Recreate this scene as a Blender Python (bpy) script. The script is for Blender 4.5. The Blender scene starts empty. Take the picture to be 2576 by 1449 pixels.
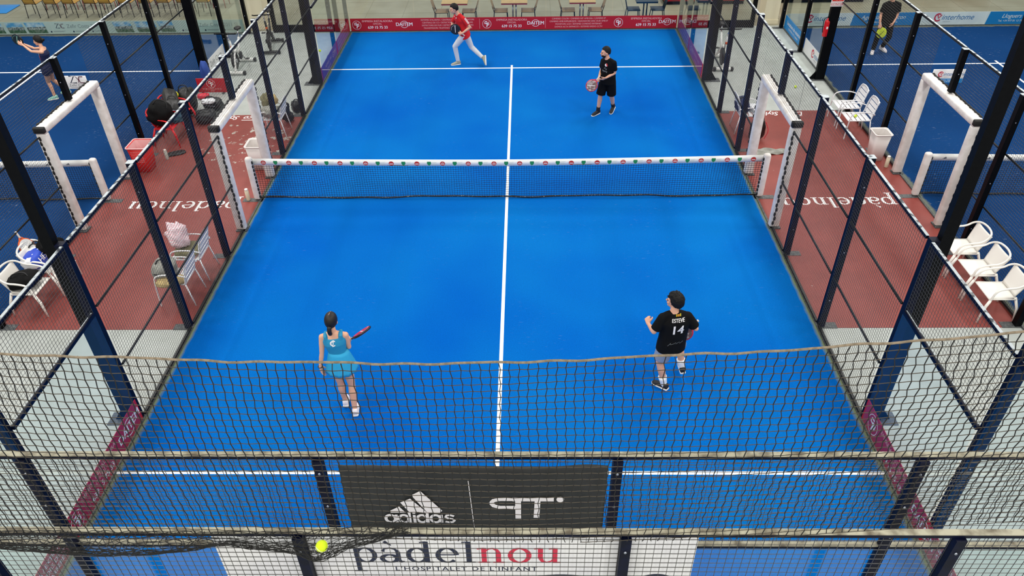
import bpy, bmesh, math, random
from mathutils import Vector, Matrix, noise
random.seed(7)
scene = bpy.context.scene
C = scene.collection
V = Vector
# ------------------------------------------------------------------ camera
cam_d = bpy.data.cameras.new('camera')
cam_d.sensor_width = 36.0
cam_d.lens = 1908.9 / 2576 * 36.0
cam_d.clip_start = 0.05
cam = bpy.data.objects.new('camera', cam_d)
C.objects.link(cam)
cam.location = (0.4018, -13.3145, 7.9312)
cam.rotation_euler = (math.radians(52.485), math.radians(0.863), math.radians(0.778))
scene.camera = cam
# ------------------------------------------------------------------ world, lamps, exposure
w = bpy.data.worlds.new('hall_light'); scene.world = w
w.use_nodes = True
bg = w.node_tree.nodes['Background']
bg.inputs['Color'].default_value = (1.0, 0.985, 0.96, 1)
bg.inputs['Strength'].default_value = 0.55
def area(x, y, z, sx, sy, e):
    l = bpy.data.lights.new('ceiling_lamp', 'AREA'); l.shape = 'RECTANGLE'
    l.size = sx; l.size_y = sy; l.energy = e; l.color = (1.0, 0.98, 0.95)
    o = bpy.data.objects.new('ceiling_lamp', l); C.objects.link(o)
    o.location = (x, y, z)
    return o
for ax in (-13, -6.2, 6.2, 13):
    for ay in (-7.5, -0.5, 6.5, 13):
        area(ax, ay, 10.5, 1.2, 3.5, 330)
for ax in (-6.2, 0, 6.2):  # extra row behind the camera, added to brighten the banners facing it
    area(ax, -15.6, 10.5, 3.5, 1.2, 420)
vs = scene.view_settings
vs.view_transform = 'Standard'; vs.look = 'None'; vs.gamma = 1.0; vs.exposure = 0.12
vs.use_curve_mapping = False

# ------------------------------------------------------------------ materials
def lin(c):
    c = c / 255.0
    return c / 12.92 if c <= 0.04045 else ((c + 0.055) / 1.055) ** 2.4
def rgb(c): return (lin(c[0]), lin(c[1]), lin(c[2]), 1)
M = {}
def mat(name, col, rough=0.6, metal=0.0, col2=None, scale=8.0, lo=0.4, hi=0.6, bump=0.0, bscale=60.0, detail=4.0, spec=0.5, sheen=0.0, stretch=None):
    m = bpy.data.materials.new(name); m.use_nodes = True
    nt = m.node_tree; b = nt.nodes['Principled BSDF']
    b.inputs['Base Color'].default_value = rgb(col)
    b.inputs['Roughness'].default_value = rough
    b.inputs['Metallic'].default_value = metal
    b.inputs['Specular IOR Level'].default_value = spec
    if col2 is not None or bump > 0:
        tc = nt.nodes.new('ShaderNodeTexCoord')
        src = tc.outputs['Object']
        if stretch:
            mp = nt.nodes.new('ShaderNodeMapping'); mp.inputs['Scale'].default_value = stretch
            nt.links.new(src, mp.inputs['Vector']); src = mp.outputs['Vector']
    if col2 is not None:
        n = nt.nodes.new('ShaderNodeTexNoise'); n.inputs['Scale'].default_value = scale; n.inputs['Detail'].default_value = detail
        nt.links.new(src, n.inputs['Vector'])
        r = nt.nodes.new('ShaderNodeMapRange'); r.inputs['From Min'].default_value = lo; r.inputs['From Max'].default_value = hi
        nt.links.new(n.outputs['Fac'], r.inputs['Value'])
        mx = nt.nodes.new('ShaderNodeMix'); mx.data_type = 'RGBA'
        mx.inputs[6].default_value = rgb(col); mx.inputs[7].default_value = rgb(col2)
        nt.links.new(r.outputs['Result'], mx.inputs[0]); nt.links.new(mx.outputs[2], b.inputs['Base Color'])
    if bump > 0:
        n2 = nt.nodes.new('ShaderNodeTexNoise'); n2.inputs['Scale'].default_value = bscale; n2.inputs['Detail'].default_value = 3
        nt.links.new(src, n2.inputs['Vector'])
        bp = nt.nodes.new('ShaderNodeBump'); bp.inputs['Strength'].default_value = bump; bp.inputs['Distance'].default_value = 0.02
        nt.links.new(n2.outputs['Fac'], bp.inputs['Height']); nt.links.new(bp.outputs['Normal'], b.inputs['Normal'])
    M[name] = m
    return m

def turf_mat(name, a, b_, wear, wearamt, ex):
    """synthetic turf: fibre noise, broad brushed patches and pale sand dust along the borders"""
    m = mat(name, a, 0.95, spec=0.04)
    nt = m.node_tree; b = nt.nodes['Principled BSDF']; L = nt.links.new
    tc = nt.nodes.new('ShaderNodeTexCoord')
    def nz(scale, det, st=None):
        n = nt.nodes.new('ShaderNodeTexNoise'); n.inputs['Scale'].default_value = scale; n.inputs['Detail'].default_value = det
        if st:
            mp = nt.nodes.new('ShaderNodeMapping'); mp.inputs['Scale'].default_value = st
            L(tc.outputs['Object'], mp.inputs['Vector']); L(mp.outputs['Vector'], n.inputs['Vector'])
        else: L(tc.outputs['Object'], n.inputs['Vector'])
        return n.outputs['Fac']
    def rng(s, lo, hi, c=0.0, d=1.0):
        r = nt.nodes.new('ShaderNodeMapRange'); r.inputs['From Min'].default_value = lo; r.inputs['From Max'].default_value = hi
        r.inputs['To Min'].default_value = c; r.inputs['To Max'].default_value = d
        L(s, r.inputs['Value']); return r.outputs['Result']
    def mix(f, c1, c2):
        x = nt.nodes.new('ShaderNodeMix'); x.data_type = 'RGBA'
        L(f, x.inputs[0])
        for i, c in ((6, c1), (7, c2)):
            if isinstance(c, tuple): x.inputs[i].default_value = rgb(c)
            else: L(c, x.inputs[i])
        return x.outputs[2]
    broad = mix(rng(nz(0.35, 2), 0.3, 0.7), a, b_)
    fib = nt.nodes.new('ShaderNodeMix'); fib.data_type = 'RGBA'; fib.blend_type = 'MULTIPLY'
    L(broad, fib.inputs[6]); fib.inputs[0].default_value = 1.0
    g = nt.nodes.new('ShaderNodeCombineColor'); s = rng(nz(75, 3), 0.25, 0.75, 0.8, 1.15)
    for k in range(3): L(s, g.inputs[k])
    L(g.outputs[0], fib.inputs[7])
    # border dust: distance to the rectangle's edge, broken by noise
    sx = nt.nodes.new('ShaderNodeSeparateXYZ'); L(tc.outputs['Object'], sx.inputs[0])
    def op(o, a_, b2=None):
        n = nt.nodes.new('ShaderNodeMath'); n.operation = o
        for i, q in ((0, a_), (1, b2)):
            if q is None: continue
            if isinstance(q, (int, float)): n.inputs[i].default_value = q
            else: L(q, n.inputs[i])
        return n.outputs[0]
    dx = op('SUBTRACT', ex[0], op('ABSOLUTE', sx.outputs[0])); dy = op('SUBTRACT', ex[1], op('ABSOLUTE', sx.outputs[1]))
    d = op('MINIMUM', dx, dy)
    dd = op('SUBTRACT', d, op('MULTIPLY', nz(5, 5), ex[2]))
    dust = rng(dd, -0.02, 0.04, 1.0, 0.0)
    col = mix(dust, fib.outputs[2], wear)
    sc = op('MULTIPLY', rng(nz(9, 6, (1, 3, 1)), 0.63, 0.75), rng(nz(0.5, 3), 0.45, 0.62))
    col = mix(op('MULTIPLY', sc, wearamt), col, (170, 185, 200))
    L(col, b.inputs['Base Color'])
    return m

turf_mat('turf_bright', (0, 89, 180), (6, 109, 188), (124, 136, 100), 0.08, (5.0, 10.0, 0.06))
turf_mat('turf_dark', (15, 53, 100), (19, 61, 112), (110, 116, 104), 0.5, (5.0, 10.0, 0.16))
mat('line_white', (250, 250, 250), 0.8)
mat('concrete', (172, 177, 173), 0.55, col2=(162, 167, 162), scale=3, lo=.35, hi=.65, bump=.03)
mat('tile_floor', (150, 145, 125), 0.5, col2=(135, 128, 106), scale=1.3, lo=.3, hi=.7)
mat('black_paint', (3, 4, 7), 0.5, col2=(6, 7, 10), scale=20, spec=.12)
mat('navy_paint', (3, 9, 38), 0.5, col2=(2, 6, 26), scale=14, spec=.15)
mat('wire', (66, 64, 60), 0.45)
mat('rail_black', (12, 14, 18), 0.4, col2=(26, 30, 34), scale=30, spec=.3)
mat('dusty_cap', (160, 156, 136), 0.8, col2=(92, 84, 68), scale=9, lo=.42, hi=.66, detail=8)
mat('worn_cap', (176, 184, 188), 0.5, col2=(40, 46, 54), scale=10, lo=.5, hi=.6, detail=6)
mat('plate_grey', (62, 66, 68), 0.6, col2=(90, 92, 92), scale=30)
mat('pad_white', (228, 224, 220), 0.55, col2=(214, 208, 202), scale=6, bump=.25, bscale=9)
mat('lace_black', (12, 12, 12), 0.7)
mat('rope_tan', (136, 122, 102), 0.9, col2=(112, 100, 82), scale=40, bump=.2, bscale=160)
mat('cord_dark', (24, 24, 22), 0.85)
mat('cord_brown', (66, 59, 48), 0.85)
mat('net_black', (14, 16, 24), 0.85)
mat('net_hem', (14, 15, 20), 0.6, col2=(150, 150, 140), scale=45, lo=.6, hi=.66)
mat('band_white', (240, 240, 236), 0.6)
mat('print_red', (200, 52, 44), 0.6)
mat('print_green', (30, 140, 84), 0.6)
mat('print_pale', (196, 212, 200), 0.6)
mat('banner_red', (180, 14, 30), 0.5)
mat('banner_white', (236, 236, 236), 0.5, col2=(226, 226, 230), scale=2)
mat('banner_pale', (196, 206, 196), 0.5)
mat('banner_black', (36, 38, 37), 0.6, col2=(44, 45, 44), scale=3, bump=.35, bscale=2.2, stretch=(3, 1, .6))
mat('banner_sky', (20, 130, 200), 0.5)
mat('ink_white', (245, 240, 238), 0.6)
mat('ink_pink', (236, 170, 165), 0.6)
mat('ink_navy', (28, 36, 62), 0.6)
mat('ink_red', (205, 44, 74), 0.6)
mat('ink_blue', (40, 110, 170), 0.6)
mat('ink_maroon', (90, 34, 60), 0.6)
mat('ink_grey', (140, 145, 145), 0.6)
mat('photo_sky', (90, 160, 205), 0.5, col2=(200, 215, 220), scale=5)
mat('photo_green', (52, 92, 52), 0.5, col2=(120, 130, 110), scale=14)
mat('photo_wall', (190, 190, 180), 0.5, col2=(70, 80, 80), scale=20)
mat('plastic_white', (238, 234, 226), 0.45)
mat('alu_white', (230, 230, 232), 0.35)
mat('bin_white', (232, 226, 222), 0.4)
mat('bin_red', (214, 24, 22), 0.4)
mat('bin_inside', (240, 190, 190), 0.5)
mat('plastic_red', (225, 26, 34), 0.4)
mat('black_cloth', (8, 8, 9), 0.85, spec=.2, col2=(14, 14, 15), scale=12, bump=.3, bscale=14)
mat('black_nylon', (8, 8, 10), 0.45, bump=.3, bscale=10)
mat('teal_cloth', (22, 60, 78), 0.8, bump=.3, bscale=14)
mat('navy_cloth', (24, 34, 74), 0.8, bump=.3, bscale=14)
mat('blue_cloth', (40, 72, 150), 0.8, bump=.3, bscale=14)
mat('grey_cloth', (150, 150, 142), 0.9, col2=(128, 128, 120), scale=9, bump=.4, bscale=14)
mat('olive_cloth', (120, 116, 84), 0.9, bump=.3, bscale=14)
mat('tan_cloth', (188, 164, 112), 0.9, col2=(150, 130, 90), scale=9, bump=.4, bscale=14)
mat('yellow', (214, 210, 30), 0.6)
mat('orange', (220, 92, 30), 0.6)
mat('ball_yellow', (206, 232, 30), 0.9, bump=.2, bscale=200)
mat('blue_bag', (30, 70, 190), 0.5)
mat('white_bag', (232, 234, 238), 0.5)
mat('wood_top', (196, 160, 108), 0.45, col2=(182, 146, 96), scale=6, stretch=(1, 8, 1))
mat('wood_gold', (186, 140, 56), 0.5, col2=(170, 124, 46), scale=5)
mat('wood_seat', (158, 130, 96), 0.5)
mat('table_red', (150, 18, 30), 0.5)
mat('navy_metal', (20, 44, 62), 0.4)
mat('steel', (170, 176, 190), 0.25, metal=0.9)
mat('bench_red', (170, 12, 24), 0.5, col2=(140, 10, 22), scale=2)
mat('pillar_cream', (222, 212, 184), 0.7)
mat('mat_blue', (40, 130, 205), 0.6)
mat('bike_white', (232, 232, 228), 0.3)
mat('bike_dark', (30, 31, 32), 0.45)
mat('chrome', (200, 200, 205), 0.12, metal=1.0)
mat('ext_red', (196, 16, 24), 0.25)
mat('skin', (226, 170, 140), 0.55)
mat('skin_far', (206, 150, 122), 0.55)
mat('hair_dark', (12, 10, 10), 0.6, bump=.25, bscale=160, spec=.3)
mat('hair_sleek', (18, 12, 12), 0.5, bump=.2, bscale=50, stretch=(3, 1, .4))
mat('lips', (170, 92, 82), 0.5)
mat('eye_dark', (22, 18, 18), 0.3)
mat('tee_black', (8, 8, 9), 0.85, spec=.2, bump=.4, bscale=9)
mat('tee_red', (206, 14, 24), 0.8, bump=.4, bscale=9)
mat('pants_grey', (212, 214, 216), 0.85, bump=.4, bscale=10)
mat('shorts_black', (7, 7, 9), 0.85, spec=.2, bump=.35, bscale=10)
mat('shorts_grey', (138, 150, 172), 0.85, bump=.35, bscale=10)
mat('dress_blue', (30, 142, 186), 0.75, bump=.3, bscale=8)
mat('skirt_blue', (40, 164, 212), 0.75, bump=.3, bscale=8)
mat('shoe_beige', (160, 158, 138), 0.8)
mat('shoe_black', (26, 26, 28), 0.7)
mat('shoe_white', (236, 228, 230), 0.7)
mat('shoe_mint', (150, 205, 190), 0.7)
mat('sole_white', (238, 234, 226), 0.6)
mat('sock_white', (238, 240, 240), 0.9)
mat('sock_black', (20, 20, 30), 0.9)
mat('lime', (212, 240, 60), 0.7)
mat('racket_black', (26, 28, 34), 0.35)
mat('racket_red', (214, 40, 62), 0.4)
mat('racket_yellow', (222, 238, 60), 0.45)
mat('racket_brown', (120, 90, 86), 0.45, col2=(186, 170, 168), scale=28, lo=.5, hi=.6)
mat('racket_dark_teal', (24, 40, 44), 0.4)
mat('racket_white', (226, 226, 224), 0.4)
mat('grip_white', (224, 214, 204), 0.8)
mat('extinguisher_label', (230, 230, 230), 0.6)

def pad_gradient():
    m = mat('banner_violet', (170, 20, 40), 0.5)
    nt = m.node_tree; b = nt.nodes['Principled BSDF']; L = nt.links.new
    tc = nt.nodes.new('ShaderNodeTexCoord'); sx = nt.nodes.new('ShaderNodeSeparateXYZ'); L(tc.outputs['Object'], sx.inputs[0])
    ab = nt.nodes.new('ShaderNodeMath'); ab.operation = 'ABSOLUTE'
    r = nt.nodes.new('ShaderNodeMapRange'); r.inputs['From Min'].default_value = 1.0; r.inputs['From Max'].default_value = -0.7
    L(sx.outputs[0], r.inputs['Value'])
    mx = nt.nodes.new('ShaderNodeMix'); mx.data_type = 'RGBA'; mx.inputs[6].default_value = rgb((196, 18, 38)); mx.inputs[7].default_value = rgb((112, 20, 112))
    L(r.outputs['Result'], mx.inputs[0]); L(mx.outputs[2], b.inputs['Base Color'])
    return m
VIOLET_A = pad_gradient()   # violet at the low-x end of the banner
def striped(name, c1, c2, scale, axis):
    m = mat(name, c1, 0.8)
    nt = m.node_tree; b = nt.nodes['Principled BSDF']; L = nt.links.new
    tc = nt.nodes.new('ShaderNodeTexCoord'); wv = nt.nodes.new('ShaderNodeTexWave'); wv.inputs['Scale'].default_value = scale
    wv.bands_direction = axis; L(tc.outputs['Object'], wv.inputs['Vector'])
    r = nt.nodes.new('ShaderNodeMapRange'); r.inputs['From Min'].default_value = .45; r.inputs['From Max'].default_value = .55; L(wv.outputs['Fac'], r.inputs['Value'])
    mx = nt.nodes.new('ShaderNodeMix'); mx.data_type = 'RGBA'; mx.inputs[6].default_value = rgb(c1); mx.inputs[7].default_value = rgb(c2)
    L(r.outputs['Result'], mx.inputs[0]); L(mx.outputs[2], b.inputs['Base Color'])
striped('pink_stripes', (240, 190, 198), (235, 226, 230), 12, 'Z')

def red_floor():
    m = mat('red_floor', (150, 64, 55), 0.55)
    nt = m.node_tree; b = nt.nodes['Principled BSDF']; L = nt.links.new
    tc = nt.nodes.new('ShaderNodeTexCoord')
    def nz(s, d):
        n = nt.nodes.new('ShaderNodeTexNoise'); n.inputs['Scale'].default_value = s; n.inputs['Detail'].default_value = d; n.inputs['Roughness'].default_value = .62
        L(tc.outputs['Object'], n.inputs['Vector']); return n.outputs['Fac']
    def rng(s, a, c, d=0.0, e=1.0):
        r = nt.nodes.new('ShaderNodeMapRange'); r.inputs['From Min'].default_value = a; r.inputs['From Max'].default_value = c
        r.inputs['To Min'].default_value = d; r.inputs['To Max'].default_value = e
        L(s, r.inputs['Value']); return r.outputs['Result']
    def mth(o, a, c):
        n = nt.nodes.new('ShaderNodeMath'); n.operation = o
        for i, q in ((0, a), (1, c)):
            if isinstance(q, (int, float)): n.inputs[i].default_value = q
            else: L(q, n.inputs[i])
        return n.outputs[0]
    def mix(f, c1, c2):
        x = nt.nodes.new('ShaderNodeMix'); x.data_type = 'RGBA'; L(f, x.inputs[0])
        for i, c in ((6, c1), (7, c2)):
            if isinstance(c, tuple): x.inputs[i].default_value = rgb(c)
            else: L(c, x.inputs[i])
        return x.outputs[2]
    base = mix(rng(nz(1.2, 4), .35, .65), (122, 48, 41), (136, 57, 49))
    # worn-off paint: one large worn area near (-0.3, 2.4) of the left strip, faint specks elsewhere
    sx = nt.nodes.new('ShaderNodeSeparateXYZ'); L(tc.outputs['Object'], sx.inputs[0])
    dx = mth('SUBTRACT', sx.outputs[0], 0.75); dy = mth('SUBTRACT', sx.outputs[1], 2.5)
    r2 = mth('ADD', mth('MULTIPLY', mth('MULTIPLY', dx, dx), 0.25), mth('MULTIPLY', mth('MULTIPLY', dy, dy), 0.35))
    near = rng(r2, 0.0, 1.0, 0.13, 0.0)
    th = mth('ADD', nz(4.5, 7), near)
    worn = rng(th, .69, .73)
    L(mix(worn, base, (176, 172, 162)), b.inputs['Base Color'])
red_floor()

def glass_mat(name, tint):
    m = bpy.data.materials.new(name); m.use_nodes = True; nt = m.node_tree; nt.nodes.clear(); L = nt.links.new
    out = nt.nodes.new('ShaderNodeOutputMaterial'); mx = nt.nodes.new('ShaderNodeMixShader')
    tr = nt.nodes.new('ShaderNodeBsdfTransparent'); tr.inputs['Color'].default_value = tint
    gl = nt.nodes.new('ShaderNodeBsdfGlossy'); gl.inputs['Roughness'].default_value = 0.0; gl.inputs['Color'].default_value = (1, 1, 1, 1)
    lw = nt.nodes.new('ShaderNodeLayerWeight'); lw.inputs['Blend'].default_value = 0.5
    pw = nt.nodes.new('ShaderNodeMath'); pw.operation = 'POWER'; pw.inputs[1].default_value = 5.0
    ma = nt.nodes.new('ShaderNodeMath'); ma.operation = 'MULTIPLY_ADD'; ma.inputs[1].default_value = 0.9; ma.inputs[2].default_value = 0.02
    L(lw.outputs['Facing'], pw.inputs[0]); L(pw.outputs[0], ma.inputs[0]); L(ma.outputs[0], mx.inputs[0])
    L(tr.outputs[0], mx.inputs[1]); L(gl.outputs[0], mx.inputs[2]); L(mx.outputs[0], out.inputs[0])
    M[name] = m
glass_mat('glass', (0.93, 0.97, 0.965, 1))

# ------------------------------------------------------------------ mesh helpers
class MB:
    def __init__(s): s.v = []; s.f = []; s.smooth = []
    def add(s, vs_, fs, sm=False):
        o = len(s.v); s.v += [tuple(q) for q in vs_]; s.f += [tuple(i + o for i in f) for f in fs]; s.smooth += [sm] * len(fs); return s
    def box(s, a, b):
        x0, y0, z0 = a; x1, y1, z1 = b
        return s.add([(x0,y0,z0),(x1,y0,z0),(x1,y1,z0),(x0,y1,z0),(x0,y0,z1),(x1,y0,z1),(x1,y1,z1),(x0,y1,z1)],
                     [(0,3,2,1),(4,5,6,7),(0,1,5,4),(1,2,6,5),(2,3,7,6),(3,0,4,7)])
    def cbox(s, c, d): return s.box([c[i]-d[i]/2 for i in range(3)], [c[i]+d[i]/2 for i in range(3)])
    def obox(s, c, ax, ay, az, d):
        c = V(c); vs_ = []
        for k in (-.5, .5):
            for i, j in ((-.5,-.5),(.5,-.5),(.5,.5),(-.5,.5)):
                vs_.append(c + ax*d[0]*i + ay*d[1]*j + az*d[2]*k)
        return s.add(vs_, [(0,3,2,1),(4,5,6,7),(0,1,5,4),(1,2,6,5),(2,3,7,6),(3,0,4,7)])
    def rbox(s, a, b, r=0.01, seg=3):
        bm = bmesh.new(); t = MB().box(a, b)
        for q in t.v: bm.verts.new(q)
        bm.verts.ensure_lookup_table()
        for f in t.f: bm.faces.new([bm.verts[i] for i in f])
        bmesh.ops.bevel(bm, geom=bm.edges[:], offset=r, segments=seg, profile=0.5, affect='EDGES')
        bm.verts.index_update(); s.add([q.co[:] for q in bm.verts], [[q.index for q in f.verts] for f in bm.faces], True); bm.free(); return s
    def tube(s, pts, r, n=8, closed=False, cap=True, sm=True):
        pts = [V(q) for q in pts]; m = len(pts)
        rs = r if isinstance(r, (list, tuple)) else [r]*m
        up = None; o = len(s.v); vs_ = []
        for i, q in enumerate(pts):
            if closed: t = pts[(i+1) % m] - pts[i-1]
            else: t = pts[min(i+1, m-1)] - pts[max(i-1, 0)]
            t.normalize()
            if up is None:
                up = t.cross(V((0,0,1)) if abs(t.z) < .9 else V((1,0,0))).normalized()
            else:
                up = (up - t*up.dot(t))
                up = up.normalized() if up.length > 1e-6 else t.orthogonal().normalized()
            b = t.cross(up)
            for k in range(n):
                a = 2*math.pi*(k+.5)/n
                vs_.append(q + up*math.cos(a)*rs[i] + b*math.sin(a)*rs[i])
        fs = []
        for i in range(m if closed else m-1):
            j = (i+1) % m
            for k in range(n):
                l = (k+1) % n
                fs.append((i*n+k, i*n+l, j*n+l, j*n+k))
        if cap and not closed:
            fs.append(tuple(range(n-1, -1, -1))); fs.append(tuple((m-1)*n+k for k in range(n)))
        return s.add(vs_, fs, sm)
    def loft(s, rings, cap=True, sm=True):
        n = len(rings[0]); vs_ = [q for r in rings for q in r]; fs = []
        for i in range(len(rings)-1):
            for k in range(n):
                l = (k+1) % n; fs.append((i*n+k, i*n+l, (i+1)*n+l, (i+1)*n+k))
        if cap: fs.append(tuple(range(n-1, -1, -1))); fs.append(tuple((len(rings)-1)*n+k for k in range(n)))
        return s.add(vs_, fs, sm)
    def ell(s, c, r, n=16, m=10, fn=None, rot=None):
        """ellipsoid; fn(unit vector)->scale"""
        c = V(c); vs_ = []; 
        for i in range(m+1):
            th = math.pi*i/m
            for k in range(n):
                ph = 2*math.pi*k/n
                u = V((math.sin(th)*math.cos(ph), math.sin(th)*math.sin(ph), math.cos(th)))
                g = fn(u) if fn else 1.0
                q = V((u.x*r[0]*g, u.y*r[1]*g, u.z*r[2]*g))
                if rot is not None: q = rot @ q
                vs_.append(c+q)
        fs = []
        for i in range(m):
            for k in range(n):
                l = (k+1) % n; fs.append((i*n+k, (i+1)*n+k, (i+1)*n+l, i*n+l))
        return s.add(vs_, fs, True)
    def prism(s, poly, z0, z1, fr=None):
        """polygon (x,y) extruded z0..z1; fr = function mapping (x,y,z)->world"""
        n = len(poly); fr = fr or (lambda x, y, z: (x, y, z))
        vs_ = [fr(x, y, z0) for x, y in poly] + [fr(x, y, z1) for x, y in poly]
        fs = [tuple(range(n-1, -1, -1)), tuple(range(n, 2*n))] + [(i, (i+1) % n, n+(i+1) % n, n+i) for i in range(n)]
        return s.add(vs_, fs)
    def grid(s, fn, nu, nv, thick=0.004, sm=True):
        """closed sheet from fn(u,v)->(point); thickness along the local normal"""
        P = [[V(fn(i/nu, j/nv)) for j in range(nv+1)] for i in range(nu+1)]
        A = []; B = []
        for i in range(nu+1):
            for j in range(nv+1):
                du = P[min(i+1,nu)][j]-P[max(i-1,0)][j]; dv = P[i][min(j+1,nv)]-P[i][max(j-1,0)]
                nn = du.cross(dv); nn = nn.normalized() if nn.length > 1e-9 else V((0,0,1))
                A.append(P[i][j]+nn*thick/2); B.append(P[i][j]-nn*thick/2)
        w_ = nv+1; N = len(A); fs = []
        for i in range(nu):
            for j in range(nv):
                a, b, c, d = i*w_+j, (i+1)*w_+j, (i+1)*w_+j+1, i*w_+j+1
                fs.append((a,b,c,d)); fs.append((N+d,N+c,N+b,N+a))
        bd = [(i*w_, (i+1)*w_) for i in range(nu)] + [(nu*w_+j, nu*w_+j+1) for j in range(nv)] + [((i+1)*w_+nv, i*w_+nv) for i in range(nu)] + [(j+1, j) for j in range(nv)]
        for a, b in bd: fs.append((b, a, N+a, N+b))
        return s.add(A+B, fs, sm)
    def build(s, name, m, parent=None, loc=None, rot=None):
        me = bpy.data.meshes.new(name); me.from_pydata(s.v, [], s.f); me.update()
        me.polygons.foreach_set('use_smooth', s.smooth)
        if isinstance(m, str): m = M[m]
        me.materials.append(m)
        o = bpy.data.objects.new(name, me); C.objects.link(o)
        if parent: o.parent = parent
        if loc: o.location = loc
        if rot: o.rotation_euler = rot
        return o
def tag(o, label=None, cat=None, group=None, kind=None):
    if label: o['label'] = label
    if cat: o['category'] = cat
    if group: o['group'] = group
    if kind: o['kind'] = kind
    return o
def empty(name, loc=(0,0,0), rz=0.0, label=None, cat=None, group=None):
    o = bpy.data.objects.new(name, None); C.objects.link(o); o.location = loc; o.rotation_euler = (0,0,rz); o.empty_display_size = .1
    return tag(o, label, cat, group)
def dup(o, parent=None):
    c = o.copy(); C.objects.link(c)
    if parent is not None: c.parent = parent
    for ch in [q for q in bpy.data.objects if q.parent == o and q != c]: dup(ch, c)
    return c
def arc(c, r, a0, a1, n, ax=V((1,0,0)), ay=V((0,0,1))):
    return [V(c)+ax*r*math.cos(a0+(a1-a0)*i/n)+ay*r*math.sin(a0+(a1-a0)*i/n) for i in range(n+1)]
def smoothpath(pts, it=2):
    pts = [V(q) for q in pts]
    for _ in range(it):
        o = [pts[0]]
        for a, b in zip(pts[:-1], pts[1:]): o += [a*.75+b*.25, a*.25+b*.75]
        pts = o+[pts[-1]]
    return pts
def bake(o, voxel=None, smooth=0, decimate=None):
    if voxel:
        r = o.modifiers.new('r', 'REMESH'); r.mode = 'VOXEL'; r.voxel_size = voxel; r.use_smooth_shade = True
    if smooth:
        s_ = o.modifiers.new('s', 'SMOOTH'); s_.factor = .5; s_.iterations = smooth
    if decimate:
        d = o.modifiers.new('d', 'DECIMATE'); d.ratio = decimate
    dg = bpy.context.evaluated_depsgraph_get(); dg.update()
    me = bpy.data.meshes.new_from_object(o.evaluated_get(dg))
    me.name = o.name
    o.modifiers.clear(); o.data = me
    me.polygons.foreach_set('use_smooth', [True]*len(me.polygons))
    return o

# ------------------------------------------------------------------ lettering
_fc = {}
def glyphs(txt, size, bold=0.0, shear=0.0, spacing=1.0):
    key = (txt, size, bold, shear, spacing)
    if key in _fc: return _fc[key]
    cu = bpy.data.curves.new('t', 'FONT'); cu.body = txt; cu.size = size; cu.offset = 0; cu.shear = shear
    cu.space_character = spacing; cu.align_x = 'CENTER'; cu.align_y = 'CENTER'; cu.resolution_u = 3
    o = bpy.data.objects.new('t', cu); C.objects.link(o)
    dg = bpy.context.evaluated_depsgraph_get()
    me = bpy.data.meshes.new_from_object(o.evaluated_get(dg))
    r = ([q.co[:] for q in me.vertices], [tuple(f.vertices) for f in me.polygons])
    bpy.data.objects.remove(o); bpy.data.curves.remove(cu); bpy.data.meshes.remove(me)
    _fc[key] = r; return r
class Ink:
    """flat printing in a board's own plane, one mesh per colour"""
    def __init__(s, z): s._z = z; s.d = {}; s.n = 0
    @property
    def z(s): s.n += 1; return s._z+(s.n % 14)*.00009   # prints never lie exactly in one plane
    @z.setter
    def z(s, v): s._z = v
    def mb(s, m): return s.d.setdefault(m, MB())
    def text(s, t, x, y, size, m, bold=.012, shear=0, sx=1.0, rot=0, spacing=1.0):
        v_, f = glyphs(t, size, 0, shear, spacing)
        for q in ((0,) if bold < .011 else (-1, 1)):
            zz = s.z; d = q*min(bold, .035)*size*.6
            s.mb(m).add([(x+p[0]*sx+d, y+p[1], zz) for p in v_], f)
    def poly(s, pts, m, dz=0):
        zz = s.z+dz; s.mb(m).add([(p[0], p[1], zz) for p in pts], [tuple(range(len(pts)))])
    def rect(s, x0, y0, x1, y1, m, dz=0): s.poly([(x0,y0),(x1,y0),(x1,y1),(x0,y1)], m, dz)
    def disc(s, x, y, rx, ry, m, dz=0, n=24): s.poly([(x+rx*math.cos(6.2832*i/n), y+ry*math.sin(6.2832*i/n)) for i in range(n)], m, dz)
    def stroke(s, pts, w_, m, dz=0):
        pts = [V((q[0], q[1])) for q in pts]; n = len(pts); ws = w_ if isinstance(w_, (list, tuple)) else [w_]*n
        vs_ = []; zz = s.z+dz
        for i in range(n):
            t = pts[min(i+1,n-1)]-pts[max(i-1,0)]; t.normalize(); q = V((-t.y, t.x))
            vs_ += [(*(pts[i]+q*ws[i]/2), zz), (*(pts[i]-q*ws[i]/2), zz)]
        s.mb(m).add(vs_, [(2*i, 2*i+1, 2*i+3, 2*i+2) for i in range(n-1)])
    def ring(s, x, y, rx, ry, w_, m, a0=0, a1=2*math.pi, n=28, dz=0):
        s.stroke([(x+rx*math.cos(a0+(a1-a0)*i/n), y+ry*math.sin(a0+(a1-a0)*i/n)) for i in range(n+1)], w_, m, dz)
    def done(s, parent, name='lettering'):
        for m, mb in s.d.items(): mb.build(name, m, parent)
def frame_from(right, up, loc):
    r = V(right).normalized(); u = V(up).normalized(); n = r.cross(u)
    return Matrix(((r.x,u.x,n.x,loc[0]),(r.y,u.y,n.y,loc[1]),(r.z,u.z,n.z,loc[2]),(0,0,0,1)))
def board(name, w_, h, t, m, loc, right, up, label, cat, group=None, rnd=0):
    o = MB()
    if rnd: o.rbox((-w_/2,-h/2,-t/2),(w_/2,h/2,t/2), t*.45, 2)
    else: o.box((-w_/2,-h/2,-t/2),(w_/2,h/2,t/2))
    o = o.build(name, m); o.matrix_world = frame_from(right, up, loc)
    return tag(o, label, cat, group)
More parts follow.
